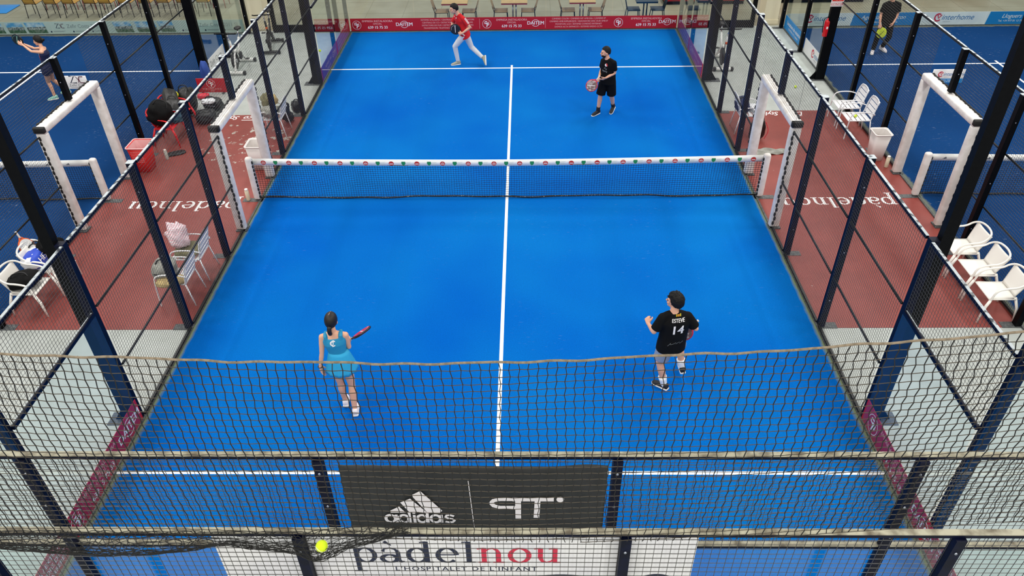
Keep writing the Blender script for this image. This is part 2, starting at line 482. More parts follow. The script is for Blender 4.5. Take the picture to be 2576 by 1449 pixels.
# ================================================================== THE SETTING
def slab(name, x0, y0, x1, y1, z0, z1, m, kind='structure', center=True):
    cx, cy = ((x0+x1)/2, (y0+y1)/2) if center else (0, 0)
    o = MB().box((x0-cx, y0-cy, z0), (x1-cx, y1-cy, z1)).build(name, m, loc=(cx, cy, 0))
    return tag(o, kind=kind)
slab('floor', -21, -20, 21, 10.22, -0.2, 0.0, 'concrete')
slab('floor', -21, 10.22, 21, 17, -0.2, 0.0, 'tile_floor')
tj = MB()   # joints between the big floor tiles beyond the courts
for k in range(-14, 15): tj.box((k*1.2-.004, 10.22, 0), (k*1.2+.004, 17, .0015))
for k in range(6): tj.box((-21, 10.6+k*1.2-.004, 0), (21, 10.6+k*1.2+.004, .0015))
mat('joint', (116, 110, 92), 0.8)
tag(tj.build('trim_1', 'joint'), kind='structure')

def turf(cx, m, label, lines=True):
    t = MB().box((-5, -10, 0), (5, 10, .012)).build('court_turf', m, loc=(cx, 0, 0))
    tag(t, label, 'sports court')
    z = (.012, .0145)
    for y in (-6.95, 6.95): MB().box((-5, y-.027, z[0]), (5, y+.027, z[1])).build('service_line', 'line_white', t)
    MB().box((-.028, -7.15, z[0]), (.028, 7.15, z[1]+.0004)).build('centre_line', 'line_white', t)
    return t
turf(0, 'turf_bright', 'bright blue padel court floor with white lines, between the two darker courts')
turf(-13.25, 'turf_dark', 'dark blue padel court floor with the woman in navy and red standing on it')
turf(13.25, 'turf_dark', 'dark blue padel court floor with the man in black standing on it')
kb = MB()
for cx in (-13.25, 0, 13.25):
    for s in (-1, 1):
        kb.box((cx+s*5.0 if s > 0 else cx-5.035, -10, 0), (cx+5.035 if s > 0 else cx-5.0, 10, .03))
        kb.box((cx-5, 10.0 if s > 0 else -10.035, 0), (cx+5, 10.035 if s > 0 else -10.0, .045))
tag(kb.build('trim_2', 'plate_grey'), kind='structure')

def serif_word(ink, word, cx, cy, h, mats, adv=1.16, thick=.2, thin=.075):
    def ring(c, rx, ry, a0=0, a1=6.2832, n=30):
        pts = [(c[0]+rx*math.cos(a0+(a1-a0)*i/n), c[1]+ry*math.sin(a0+(a1-a0)*i/n)) for i in range(n+1)]
        ws = [thin+(thick-thin)*abs(math.cos(a0+(a1-a0)*i/n)) for i in range(n+1)]
        return (pts, ws)
    T = thick; t = thin
    def st(x, y0, y1): return ([(x, y0), (x, y1)], [T, T])
    def sf(x0, x1, y): return ([(x0, y), (x1, y)], [t, t])
    G = {'p': ([st(.27, 1.0, -.62), sf(.02, .55, -.6), ([(.0, .93), (.27, 1.0)], [t, t]), ring((.62, .5), .36, .47)], 1.12),
         'a': ([ring((.44, .27), .3, .25), ([(.8, .72), (.8, .16), (.9, .04), (1.02, .06)], [T*.9, T*.9, T*.7, t]), ([(.2, .74), (.28, .92), (.5, .98), (.7, .9), (.8, .72)], [T*.8, t, t, t*1.3, T*.9])], 1.1),
         'd': ([ring((.47, .5), .36, .47), st(.84, 1.42, 0), ([(.6, 1.36), (.84, 1.4)], [t, t]), sf(.84, 1.08, .03)], 1.15),
         'e': ([ring((.5, .5), .37, .47, 0.05, 5.5), sf(.14, .86, .53)], 1.05),
         'l': ([st(.3, 1.42, 0), ([(.05, 1.36), (.3, 1.4)], [t, t]), sf(.06, .56, .03)], .64),
         'n': ([st(.27, 1.0, 0), ([(.0, .93), (.27, .98)], [t, t]), ([(.27, .72), (.45, .93), (.62, .97), (.78, .86), (.84, .66), (.84, 0)], [t, t, t, T*.7, T, T]), sf(.04, .5, .03), sf(.62, 1.08, .03)], 1.18),
         'o': ([ring((.5, .5), .37, .47)], 1.05),
         'u': ([([(.27, 1.0), (.27, .35), (.35, .12), (.52, .04), (.7, .12), (.82, .3)], [T, T, T*.7, t, t, t]), st(.84, 1.0, 0), ([(.02, .95), (.27, .98)], [t, t]), ([(.6, .95), (.84, .98)], [t, t]), sf(.84, 1.08, .03)], 1.18)}
    tot = sum(G[c][1] for c in word if c in G)
    x = -tot/2
    for i, c in enumerate(word):
        m = mats[i] if isinstance(mats, list) else mats
        for pts, ws in G[c][0]:
            ink.stroke([(cx+(x+q[0])*h, cy+q[1]*h) for q in pts], [q*h for q in ws], m)
        if i == 1: ink.stroke([(cx+(x+.32)*h, cy+1.42*h), (cx+(x+.58)*h, cy+1.16*h)], [.16*h, .05*h], m)
        x += G[c][1]
for s in (-1, 1):
    if s < 0: f = MB().box((-1.61, -4.06, 0), (1.62, 4.06, .006)).build('painted_floor_strip', 'red_floor', loc=(-6.65, 0, 0)); off = 0
    else: f = MB().box((5.04, -4.06, 0), (8.26, 4.06, .006)).build('painted_floor_strip', 'red_floor'); off = 6.6
    tag(f, ('brick red painted floor with worn grey patches between bright court and left dark court', 'brick red painted floor between the bright court and the right dark court')[s > 0], 'painted floor')
    ink = Ink(0)
    serif_word(ink, 'padelnou', 0, 0, .27, 'ink_white')
    ink.text('Deco  Style', 0, 3.9, .28, 'ink_white', bold=.02, shear=.4, sx=.75)
    ink.rect(-.42, 4.02, .0, 4.05, 'ink_white')
    for m_, mb in ink.d.items():
        # the writing faces the far end of the hall: turned half round
        mb.v = [(-(p[0])+off+(.1 if s < 0 else 0), (-p[1]-.05 if abs(p[1]) < 2 else 7.8-p[1]), .0075+p[2]) for p in mb.v]
        mb.build('floor_lettering', m_, f)

# pillars of the hall
for i, (a, b) in enumerate((((-8.36, 10.36), (-7.72, 11.1)), ((7.72, 10.4), (8.16, 11.0)))):
    p = MB().box((a[0], a[1], 0), (b[0], b[1], 10.4)); o = p.build('wall_pillar', 'pillar_cream'); tag(o, kind='structure')
    MB().box((a[0]-.02, a[1]-.02, 0), (b[0]+.02, b[1]+.02, .12)).build('plinth', 'pillar_cream', o)
# ceiling of the hall, above the lamps (never in the picture, but it is there)
slab('ceiling', -21, -20, 21, 17, 10.7, 10.8, 'pillar_cream')

# ================================================================== COURT ENCLOSURES
SN = {-5: 'left side of bright court', 5: 'right side of bright court', -8.25: 'wall of left dark court', 8.25: 'wall of right dark court'}
YN = {-10: 'at the near corner', -8: 'between the two near glass panes', -6: 'at the near glass', -4: 'two bays before the gate', -2: 'one bay before the gate', 0: 'on top of the gate', 2: 'one bay beyond the gate', 4: 'two bays beyond the gate', 6: 'at the far glass', 8: 'between the two far glass panes', 10: 'at the far corner'}
BN = {-6: 'third bay before gate', -4: 'second bay before gate', -2: 'narrow bay before gate', 0: 'above gate, near half', .5: 'above gate, far half', 1: 'narrow bay beyond gate', 2: 'second bay beyond gate', 4: 'third bay beyond gate'}
def wires_x(x, y0, y1, z0, z1, st=.05, r=.0014):
    mb = MB(); n = int(round((y1-y0)/st)); k = int(round((z1-z0)/st))
    for i in range(n+1):
        y = y0+(y1-y0)*i/n; mb.box((x-r, y-r, z0), (x+r, y+r, z1))
    for j in range(k+1):
        z = z0+(z1-z0)*j/k; mb.box((x-r+.003, y0, z-r), (x+r+.003, y1, z+r))
    return mb
def wires_y(y, x0, x1, z0, z1, st=.05, r=.0014):
    mb = MB(); n = int(round((x1-x0)/st)); k = int(round((z1-z0)/st))
    for i in range(n+1):
        x = x0+(x1-x0)*i/n; mb.box((x-r, y-r, z0), (x+r, y+r, z1))
    for j in range(k+1):
        z = z0+(z1-z0)*j/k; mb.box((x0, y-r+.003, z-r), (x1, y+r+.003, z+r))
    return mb
def mesh_bay(xp, out, y0, y1, z0, z1, label, rails=True, cap='worn_cap', net=True):
    e = empty('wire_mesh_panel', (0, 0, 0), 0, label, 'fence panel', 'wire mesh fence panels of the courts')
    if net: wires_x(xp+out*.012, y0, y1, z0, z1).build('wire_mesh', 'wire', e)
    x0, x1 = sorted((xp+out*.015, xp+out*.05))
    MB().box((x0, y0, z1-.04), (x1, y1, z1)).build('top_rail', 'navy_paint' if abs(xp) < 6 else 'rail_black', e)
    MB().box((x0, y0, z1), (x1, y1, z1+.004)).build('dusty_rail_cap', cap, e)
    if rails:
        for z in (1.0, 2.0):
            if z0 < z-.1: MB().tube([(xp+out*.033, y0, z), (xp+out*.033, y1, z)], .017, 8).build('cross_rail', 'rail_black', e)
        MB().box((x0, y0, z0), (x1, y1, z0+.03)).build('bottom_rail', 'rail_black', e)
    return e
def post(x0, x1, y0, y1, z0, z1, m, label, cap=None, base=None):
    o = MB().box((x0, y0, z0), (x1, y1, z1)).build('fence_post', m); tag(o, label, 'fence post', 'posts of the court fences')
    if cap: MB().box((x0-.004, y0-.004, z1), (x1+.004, y1+.004, z1+.006)).build('post_cap', cap, o)
    if base:
        MB().box(base[0], base[1]).build('base_plate', 'plate_grey', o)
    ym = y0-.004; xm = (x0+x1)/2
    for z in ((.55, 1.45, 2.55) if z0 < .5 else (2.55,)):
        if z < z1: MB().ell((xm, ym, z), (.011, .006, .011), 8, 6).build('bolt', 'steel', o)
    return o
def side_wall(xp, out, ymin):
    main = abs(xp) < 6; sn = SN[xp]
    a, b = sorted((xp+out*.03, xp+out*.13))
    pm = 'navy_paint' if main else 'black_paint'
    for y in range(-10, 11, 2):
        if y < ymin or abs(y) == 6: continue
        zt = 4.0 if abs(y) >= 8 else 3.0
        z0 = 2.2 if y == 0 else 0.0
        ba = sorted((xp+out*.03, xp+out*.33))
        base = ((ba[0], y-.07, 0), (ba[1], y+.07, .012)) if y != 0 else None
        post(a, b, y-.05, y+.05, z0, zt, pm, 'dark fence post, %s, %s' % (sn, YN[y]), 'worn_cap', base)
    for y in (-6, 6):
        if y < ymin: continue
        o = MB().box((a, y-.05, 0), (b, y+.05, 3.0)).build('lamp_post', pm)
        c, d = sorted((xp+out*.13, xp+out*.27)) if not (xp == 5 and y == -6) else (5.13, 5.27)
        MB().box((c, y-.05, 0), (d, y+.05, 6.0)).build('mast', 'black_paint', o)
        g0, g1 = xp+out*.27, xp+out*.42
        MB().prism([(g0, .012), (g1, .012), (g0, .22)], y-.01, y+.01, lambda X, Y, Z: (X, Z, Y)).build('gusset', 'black_paint', o)
        s0, s1 = sorted((xp+out*.03, xp+out*.5))
        MB().box((s0, y-.12, 0), (s1, y+.12, .012)).build('base_plate', 'plate_grey', o)
        MB().box((min(c,d)-.02, y-.25, 5.9), (max(c,d)+.02, y+.25, 6.0)).build('lamp_bracket', 'black_paint', o)
        tag(o, 'tall black lamp post, %s, %s' % (sn, YN[y]), 'lamp post', 'tall lamp posts of the courts')
    bays = [(-6, -5.93, -4.065, 0, 3), (-4, -3.945, -2.065, 0, 3), (-2, -1.945, -1.21, 0, 3), (0, -1.2, -.065, 2.2, 3), (.5, .055, 1.04, 2.2, 3), (1, 1.045, 1.935, 0, 3), (2, 2.055, 3.935, 0, 3), (4, 4.055, 5.93, 0, 3)]
    for k, y0, y1, z0, z1 in bays:
        if y0 < ymin-.1: continue
        mesh_bay(xp, out, y0, y1, z0+.03 if z0 == 0 else z0, z1, 'wire mesh fence panel, %s, %s' % (sn, BN[k]) if main or k != .5 else 'open steel rail, %s, %s' % (sn, BN[k]), rails=(k not in (0, .5)), net=main or k != .5)
    for (y0, y1, zg, zt, nm) in ((-9.95, -8.05, 3, 4, 'near corner'), (-7.95, -6.07, 2, 3, 'second from near corner'), (6.07, 7.95, 2, 3, 'second from far corner'), (8.05, 9.95, 3, 4, 'far corner')):
        if y0 < ymin-.1: continue
        g = sorted((xp-.001, xp+out*.009))
        e = empty('glass_panel', (0, 0, 0), 0, 'clear glass pane, %s, %s' % (sn, nm), 'glass panel', 'glass panes of the courts')
        MB().box((g[0], y0, .03), (g[1], y1, zg-.05)).build('pane', 'glass', e)
        q = sorted((xp, xp+out*.04))
        MB().box((q[0], y0, zg-.05), (q[1], y1, zg-.004)).build('top_rail', 'navy_paint' if main else 'rail_black', e)
        cq = sorted((xp+out*.03, xp+out*.042)); MB().box((cq[0], y0, zg-.004), (cq[1], y1, zg+.001)).build('dusty_rail_cap', 'worn_cap', e)
        mesh_bay(xp, out, y0, y1, zg+.01, zt, 'wire mesh above glass, %s, %s' % (sn, nm), rails=False)
side_wall(-5, -1, -10); side_wall(5, 1, -10); side_wall(-8.25, 1, -4); side_wall(8.25, -1, -4)

# ---- far end walls: frameless glass, behind it printed banners
XN = ['leftmost', 'second from left', 'middle', 'second from right', 'rightmost']
for cx, nm in ((-13.25, 'far end of the left dark court'), (0, 'far end of the bright court'), (13.25, 'far end of the right dark court')):
    for i in range(5):
        x0 = cx-5+i*2
        if abs(x0+1) > 17.6: continue
        e = empty('glass_panel', (0, 0, 0), 0, 'clear end wall pane, %s, %s' % (nm, XN[i]), 'glass panel', 'glass panes of the courts')
        MB().box((x0+.006, 9.99, .045), (x0+1.994, 10.0, 3.0)).build('pane', 'glass', e)

def fb(cx): return cx
def cp_logo(ink, x, y, r):
    ink.ring(x, y, r, r, r*.07, 'ink_white')
    T = r*.2
    ink.stroke([(x+r*.1, y+r*.52), (x-r*.42, y+r*.5), (x-r*.5, y+r*.08), (x+r*.02, y+r*.06)], T, 'ink_white')
    ink.stroke([(x-r*.08, y+r*.2), (x+r*.5, y+r*.2), (x+r*.46, y-r*.22), (x+r*.08, y-r*.24)], T, 'ink_white')
    ink.stroke([(x+r*.12, y+r*.2), (x-r*.02, y-r*.72)], T*1.1, 'ink_white')
    ink.disc(x+r*.5, y+r*.5, r*.1, r*.1, 'ink_pink')
def daitem(ink, x, y, s):
    ink.text('DAITEM', x, y, .155*s, 'ink_white', bold=.03)
    ink.ring(x, y, .12*s, .105*s, .012*s, 'ink_white', .5, 2.64); ink.ring(x, y, .12*s, .105*s, .012*s, 'ink_white', 3.64, 5.78)
def empresa(ink, x, y, s):
    ink.text('EMPRESA INSTALADORA', x, y+.105*s, .085*s, 'ink_pink', bold=.025)
    ink.text('OFICIAL', x, y+.025*s, .075*s, 'ink_pink', bold=.02)
    ink.text('639 15 75 33', x, y-.085*s, .115*s, 'ink_white', bold=.03)
b = board('advertising_banner', 9.96, .38, .006, 'banner_red', (0, 9.982, .235), (1, 0, 0), (0, 0, 1), 'long red banner with white security company printing, along the far end of the bright court', 'banner')
ink = Ink(-.0)
ink.z = .0045
for lx, ex, dx in ((-4.79, -4.15, -3.33), (-.8, -.04, .69), (3.21, 4.05, 4.69)):
    cp_logo(ink, lx, -.01, .13); empresa(ink, ex, 0, 1.0); daitem(ink, dx, 0, .95)
for cx_, ls in ((-2.0, ("SISTEMES D'ALARMA / CENTRALS INCENDIS / ROBATORI", 'CENTRALS DE CO / DETECTORS DE CO / EXTINTORS', 'DETECTORS DE FUM / DETECTORS DE GAS / LECTORS', 'TRANSMISSORS TELEFÒNICS / BARRERES / TECLATS')),
              (2.0, ('CÀMERES COLOR / CÀMERES NIT AMB DIA / CÀMERES IP', 'CÀMERES AMB INFRAROJOS / GRAVADORS DISC DUR AMB IP', 'MONITORS LCD / SISTEMES CONEXIÓ INTERNET', 'DOMOS ALTA DEFINICIÓ / SISTEMES RÀDIO CCTV'))):
    for i, t in enumerate(ls): ink.text(t, cx_, .125-i*.082, .066, 'ink_pink', bold=.015, sx=.98)
for x in (-1.02, .99): ink.rect(x-.004, -.15, x+.004, .15, 'ink_pink')
ink.done(b)

# ---- side banners low on the glass of the bright court
def sidebanner(x, y0, y1, near):
    s = 1 if x > 0 else -1
    right = (0, -s, 0); L_ = y1-y0
    m = 'banner_red' if near else VIOLET_A
    nm = 'near' if near else 'far'
    b = board('advertising_banner', L_, .37, .006, m, (x+s*.017, (y0+y1)/2, .235), right, (0, 0, 1),
              '%s banner low on the %s glass of the bright court, %s side' % (('red', 'violet and red')[not near], nm, ('left', 'right')[s > 0]), 'banner')
    ink = Ink(.0045)
    if near:
        o = -1 if s > 0 else 1
        h = L_/2
        if s < 0:
            cp_logo(ink, -h+2.1, 0, .13); empresa(ink, -h+2.75, 0, 1.0); daitem(ink, -h+3.6, 0, 1.15)
            cp_logo(ink, -h+.25, 0, .13); 
            for i, t in enumerate(("SISTEMES D'ALARMA / EXTINTORS", 'CENTRALS / DETECTORS DE FUM', 'TRANSMISSORS / BARRERES')): ink.text(t, -h+1.2, .1-i*.1, .085, 'ink_white')
        else:
            cp_logo(ink, -h+.3, 0, .14); empresa(ink, -h+1.0, 0, 1.0); daitem(ink, -h+1.9, 0, 1.1)
            for i, t in enumerate(("SISTEMES D'ALARMA / EXTINTORS", 'CENTRALS / DETECTORS DE FUM', 'TRANSMISSORS / BARRERES')): ink.text(t, -h+2.9, .1-i*.1, .085, 'ink_white')
    else:
        h = L_/2; o = 1 if s > 0 else -1
        for i in range(3): ink.text('CENTRALS DE CO / DETECTORS / SISTEMES', -o*(h-1.0), .1-i*.1, .08, 'ink_pink')
        ink.text('GYM', o*.4, 0, .2, 'ink_pink', shear=.3); ink.text('NUTRICIÓ   FISIO', o*1.1, .03, .1, 'ink_pink'); ink.text('977 82 33 12', o*1.1, -.1, .08, 'ink_pink')
    ink.done(b)
    return b
for x in (-5, 5):
    sidebanner(x, -9.95, -6.02, True); sidebanner(x, 6.02, 9.95, False)
# flip the gradient of the left violet banner's run (its own x axis points the other way)
# ---- banners of the dark courts
def zc(ink, x, y, s):
    ink.stroke([(x-.2*s, y+.12*s), (x-.04*s, y+.12*s), (x-.2*s, y-.1*s), (x-.0*s, y-.1*s)], .035*s, 'ink_navy')
    ink.stroke([(x-.02*s, y+.15*s), (x+.08*s, y+.0*s), (x+.06*s, y-.1*s)], [.01*s, .03*s, .02*s], 'ink_maroon')
    ink.stroke([(x+.24*s, y+.1*s), (x+.12*s, y+.1*s), (x+.09*s, y), (x+.12*s, y-.1*s), (x+.24*s, y-.1*s)], .03*s, 'ink_maroon')
b = board('advertising_banner', 9.6, .38, .006, 'banner_pale', (-13.1, 10.012, .235), (1, 0, 0), (0, 0, 1), 'pale banner with small landscape pictures along the far end of the left dark court', 'banner')
ink = Ink(.0045)
for x0, x1 in ((-16.6, -15.78), (-15.66, -15.13), (-15.05, -14.45), (-12.3, -11.75), (-11.62, -11.0), (-10.9, -10.45)):
    x0 += 13.1; x1 += 13.1
    ink.poly([(x0, -.01), (x1, -.01), (x1-.05, .16), (x0-.05, .16)], 'photo_sky'); ink.poly([(x0+.03, -.16), (x1+.03, -.16), (x1+.0, -.06), (x0+.0, -.06)], 'photo_green'); ink.poly([(x0, -.06), (x1, -.06), (x1, .04), (x0, .02)], 'photo_wall', .0006)
for x in (-14.02, -9.9):
    zc(ink, x+13.1, .05, .6); ink.text('Zefir Costa 2011 SL', x+13.1+.85, .04, .16, 'ink_grey', bold=.005, sx=.95)
    for k in (-.3, .4, 1.0): ink.disc(x+13.1+k, -.12, .025, .025, 'ink_navy'); ink.rect(x+13.1+k+.06, -.125, x+13.1+k+.4, -.115, 'ink_grey'); ink.rect(x+13.1+k+.06, -.105, x+13.1+k+.45, -.098, 'ink_grey')
ink.done(b)
def inter(ink, x, y, s, sx=1.0):
    ink.ring(x, y, .1*s, .11*s, .045*s, 'ink_red', .9, 5.6); ink.stroke([(x-.03*s, y+.09*s), (x+.02*s, y-.03*s), (x+.1*s, y+.08*s)], .04*s, 'ink_red')
    ink.text('interhome', x+.62*s, y, .24*s, 'ink_blue', bold=.01, shear=.25, sx=sx)
    ink.text('G R O U P', x+.3*s, y-.14*s, .05*s, 'ink_grey')
b = board('advertising_banner', 9.6, .38, .006, 'banner_white', (13.1, 10.012, .235), (1, 0, 0), (0, 0, 1), 'white and blue banner along the far end of the right dark court', 'banner')
ink = Ink(.0045); B0 = 13.1
for x0, x1 in ((10.25, 12.2), (14.3, 16.2)): ink.poly([(x0-B0, -.19), (x1-B0, -.19), (x1-B0+.06, .19), (x0-B0+.06, .19)], 'banner_sky', -.001)
inter(ink, 9.0-B0, .03, .95); inter(ink, 12.84-B0, .03, .95)
ink.text('Agència Apartticon', 11.2-B0, .05, .17, 'ink_white', shear=.3); ink.text('www.platjaiberica.com / info', 11.2-B0, -.09, .08, 'ink_white')
ink.text('Lloguers Turístics', 15.35-B0, .05, .17, 'ink_white', shear=.3); ink.text('Tel. +34 977 81 13 71 / myhome', 15.2-B0, -.09, .08, 'ink_white')
ink.done(b)
b = board('advertising_banner', 1.85, .38, .006, 'banner_white', (-8.225, 7.0, .235), (0, -1, 0), (0, 0, 1), 'white banner with dark initials on the side glass of the left dark court', 'banner')
b.matrix_world = frame_from((0, 1, 0), (0, 0, 1), (-8.235, 7.0, .235))
ink = Ink(.0045); zc(ink, -.55, 0, .9); ink.text('Zefir Costa', .2, .02, .2, 'ink_grey'); ink.rect(-.1, -.12, .5, -.11, 'ink_grey'); ink.done(b)
b = board('advertising_banner', 1.85, .38, .006, 'banner_white', (8.235, 7.0, .235), (0, -1, 0), (0, 0, 1), 'white banner with red ring logo on the side glass of the right dark court', 'banner')
ink = Ink(.0045); inter(ink, -.15, .02, .85); ink.done(b)
b = board('advertising_banner', 1.85, .38, .006, 'banner_sky', (8.235, 9.0, .235), (0, -1, 0), (0, 0, 1), 'sky blue banner with white letters on the side glass of the right dark court', 'banner')
ink = Ink(.0045); ink.text('Locations de vacances', 0, .04, .15, 'ink_white', bold=.015); ink.text('Tel. 977 81 13 71 / myhome', 0, -.09, .08, 'ink_white'); ink.done(b)

# ================================================================== GATES with white padding
def gate(xp, out, who):
    e = empty('padded_gate_frame', (xp, -.1, 0), 0, 'white padded doorway frame with black lacing in the %s' % who, 'gate frame')
    a, b_ = sorted((xp-out*.02, xp+out*.17)); o = (xp, -.1)
    def R(p): return (p[0]-o[0], p[1]-o[1], p[2])
    def pad(n, p, q):
        mb = MB().rbox(R(p), R(q), .035, 3)
        ob = mb.build(n, 'pad_white', e); return ob
    for n, y0, y1 in (('near_post_pad', -1.17, -1.04), ('far_post_pad', .88, 1.01)):
        pad(n, (a, y0, .03), (b_, y1, 2.06))
    pad('top_pad', (a, -1.17, 2.04), (b_, 1.01, 2.17))
    xl = xp+out*.035; main = abs(xp) < 6
    def lace(p0, p1, n, w_, off):
        p0, p1 = V(R(p0)), V(R(p1)); pts = []; rs = []
        for k in range(n):
            c_ = p0+(p1-p0)*(k+.5)/n; u_ = (p1-p0)/n; o_ = V(off)*(1 if k % 2 else -1)
            for t_, r_ in ((-.42, .005), (-.3, w_), (0, w_*1.15), (.3, w_), (.42, .005)): pts.append(c_+u_*t_+o_); rs.append(r_)
        MB().tube(pts, rs, 8).build('lacing', 'lace_black', e)
    lace((xl, -1.172, .08), (xl, -1.172, 2.02), 20, .019, (.006, 0, 0))
    xt = xp+out*.14 if main else xp-out*.0
    lace((xt, -1.05, 2.174), (xt, .95, 2.174), 22, .019, (.006, 0, 0))
    lace((xp-out*.005, 1.012, .1), (xp-out*.005, 1.012, 2.0), 20, .016, (.005, 0, 0))
    c0, c1 = sorted((xp-out*.025, xp+out*.175))
    MB().rbox(R((c0, -1.19, 2.07)), R((c1, -1.1, 2.18)), .02, 2).build('corner_cap', 'lace_black', e)
    MB().box(R((a, -1.2, 0)), R((b_+.02, -1.0, .03))).box(R((a, .86, 0)), R((b_+.02, 1.03, .03))).build('foot_plate', 'plate_grey', e)
gate(-5, -1, 'left side of the bright court'); gate(5, 1, 'right side of the bright court')
gate(-8.25, 1, 'wall of the left dark court'); gate(8.25, -1, 'wall of the right dark court')

# ================================================================== NETS
def court_net(cx, main, who, x0=None, x1=None):
    e = empty('court_net', (cx, 0, 0), 0, 'black court net with white top band across the %s' % who, 'net')
    L_ = -5.0 if x0 is None else x0-cx; R_ = 5.0 if x1 is None else x1-cx
    def top(x): return .865+.06*(abs(x)/5)**1.6
    cell = .05; n = int((R_-L_)/cell); rows = 16
    mb = MB(); r = .0032
    nz = lambda x, z: .012*math.sin(x*1.7+z*3)+.006*math.sin(x*7+z*9)
    for i in range(n+1):
        x = L_+(R_-L_)*i/n
        zt = top(x)-.11; zb = .06
        pts = [(x+.004*math.sin(j*2.2+i), nz(x, zb+(zt-zb)*j/4), zb+(zt-zb)*j/4) for j in range(5)]
        mb.tube(pts, r, 4, cap=False, sm=False)
    for j in range(rows+1):
        pts = []
        for i in range(0, n+1, 2):
            x = L_+(R_-L_)*i/n; zt = top(x)-.11; z = .06+(zt-.06)*j/rows; pts.append((x, nz(x, z), z+.004*math.sin(i*1.3+j)))
        mb.tube(pts, r, 4, cap=False, sm=False)
    mb.build('net_mesh', 'net_black', e)
    hem = [(L_+(R_-L_)*i/60, .01*math.sin(i*.7), .052+.014*math.sin(i*.31+1)+.006*math.sin(i*1.1)) for i in range(61)]
    MB().tube(hem, .016, 8).build('bottom_hem', 'net_hem', e)
    bd = MB().grid(lambda u, v: (L_+(R_-L_)*u, -.012, top(L_+(R_-L_)*u)-.12*v), 60, 2, .004).grid(lambda u, v: (L_+(R_-L_)*u, .012, top(L_+(R_-L_)*u)-.12*v), 60, 2, .004)
    bd.tube([(L_+(R_-L_)*i/60, 0, top(L_+(R_-L_)*i/60)) for i in range(61)], .014, 8)
    bd = bd.build('top_band', 'band_white', e)
    ink = Ink(0)
    if main:
        for k in range(20):
            x = -4.79+k*.5055
            zc_ = top(x)-.062
            ink.disc(x, zc_, .05, .046, 'print_red', .0003); ink.rect(x-.034, zc_-.018, x+.034, zc_-.002, 'band_white', .0008)
            ink.text('PADEL', x, zc_-.009, .022, 'print_red', bold=.02); ink.stroke([(x-.02, zc_+.014), (x, zc_+.026), (x+.02, zc_+.014)], .007, 'band_white', .0008)
            g = x+.24 if k < 19 else None
            if k == 0: g2 = [x-.27, x+.24]
            else: g2 = [x+.24]
            for g in g2:
                if g > 4.95: continue
                zg = top(g)-.062
                ink.poly([(g-.038, zg+.04), (g+.038, zg+.04), (g+.042, zg), (g+.02, zg-.035), (g, zg-.046), (g-.02, zg-.035), (g-.042, zg)], 'print_green', .0003)
                ink.text('PN', g, zg+.004, .034, 'band_white', bold=.02); 
                for q in range(4): ink.rect(g+.06, zg+.025-q*.02, g+.15-.02*(q % 2), zg+.03-q*.02, 'print_pale', .0003)
    else:
        k = 0; x = L_+.25
        while x < R_-.1:
            zc_ = top(x)-.062
            for q, (dx, h) in enumerate(((-.03, .012), (-.008, .028), (.016, .044))):
                ink.poly([(x+dx, zc_-.02), (x+dx+.018, zc_-.02), (x+dx-.004+h*.1, zc_-.02+h), (x+dx-.016, zc_-.02+h*.72)], 'ink_navy', .0003)
            x += .42
    for m_, q in ink.d.items():
        q.v = [(p[0], -.0155-(p[2]), p[1]) for p in q.v]; q.build('band_print', m_, bd)
    for s, on in ((-1, x0 is None or x0-cx <= -4.9), (1, x1 is None or x1-cx >= 4.9)):
        if not on: continue
        xx = s*5.075
        MB().rbox((xx-.07, -.06, .03), (xx+.07, .06, .97), .045, 4).build('post_pad', 'pad_white', e)
        pts = []; rs = []
        for k in range(10):
            for t_, r_ in ((-.036, .004), (-.026, .014), (.0, .017), (.026, .014), (.036, .004)): pts.append((xx-s*.066, -.04+.005*(k % 2), .1+k*.085+t_)); rs.append(r_)
        MB().tube(pts, rs, 8).build('post_lacing', 'lace_black', e)
        MB().box((min(xx-s*.1, xx+s*.3), -.09, 0), (max(xx-s*.1, xx+s*.3), .05, .012)).build('foot_plate', 'plate_grey', e)
    return e
court_net(0, True, 'bright court'); court_net(-13.25, False, 'left dark court', x0=-16.5); court_net(13.25, False, 'right dark court', x1=16.5)

# ================================================================== NEAR END WALL of the bright court (y = -10)
def endwall(y, yo, who, xs, zrails, glass=True, mx=(-5, 5), topcap='dusty_cap', pn=None):
    n = len(xs)
    for i, x in enumerate(xs):
        if abs(x) > 4.9: continue
        o = MB().box((x-.032, y-.045, 0), (x+.032, y+.012, 3.968)).build('fence_post', 'navy_paint')
        tag(o, 'navy post, %s, %s' % (who, pn[i]), 'fence post', 'posts of the court fences')
        MB().box((x-.15, y-.2, 0), (x+.15, y-.045, .012)).build('base_plate', 'plate_grey', o)
        for z in (3.15, 3.5, 3.85): MB().ell((x, y-.047, z), (.011, .007, .011), 8, 6).build('bolt', 'steel', o)
    for i in range(n-1):
        a, b_ = xs[i]+.034, xs[i+1]-.034
        e = empty('wire_mesh_panel', (0, 0, 0), 0, 'wire mesh panel, %s, %s of five' % (who, XN[i]), 'fence panel', 'wire mesh fence panels of the courts')
        wires_y(y, a, b_, 3.03, 3.96).build('wire_mesh', 'wire', e)
        if glass:
            e = empty('glass_panel', (0, 0, 0), 0, 'clear glass pane, %s, %s of five' % (who, XN[i]), 'glass panel', 'glass panes of the courts')
            MB().box((a, y-.006, .045), (b_, y+.004, 2.95)).build('pane', 'glass', e)
    for z, nm in zrails:
        o = MB().box((mx[0], y-.022, z-.03), (mx[1], y+.02, z-.003)).build('horizontal_rail', 'navy_paint')
        tag(o, 'dusty steel rail, %s, %s' % (who, nm), 'rail')
        MB().box((mx[0], y-.022, z-.003), (mx[1], y+.02, z+.003)).build('dusty_rail_cap', topcap, o)
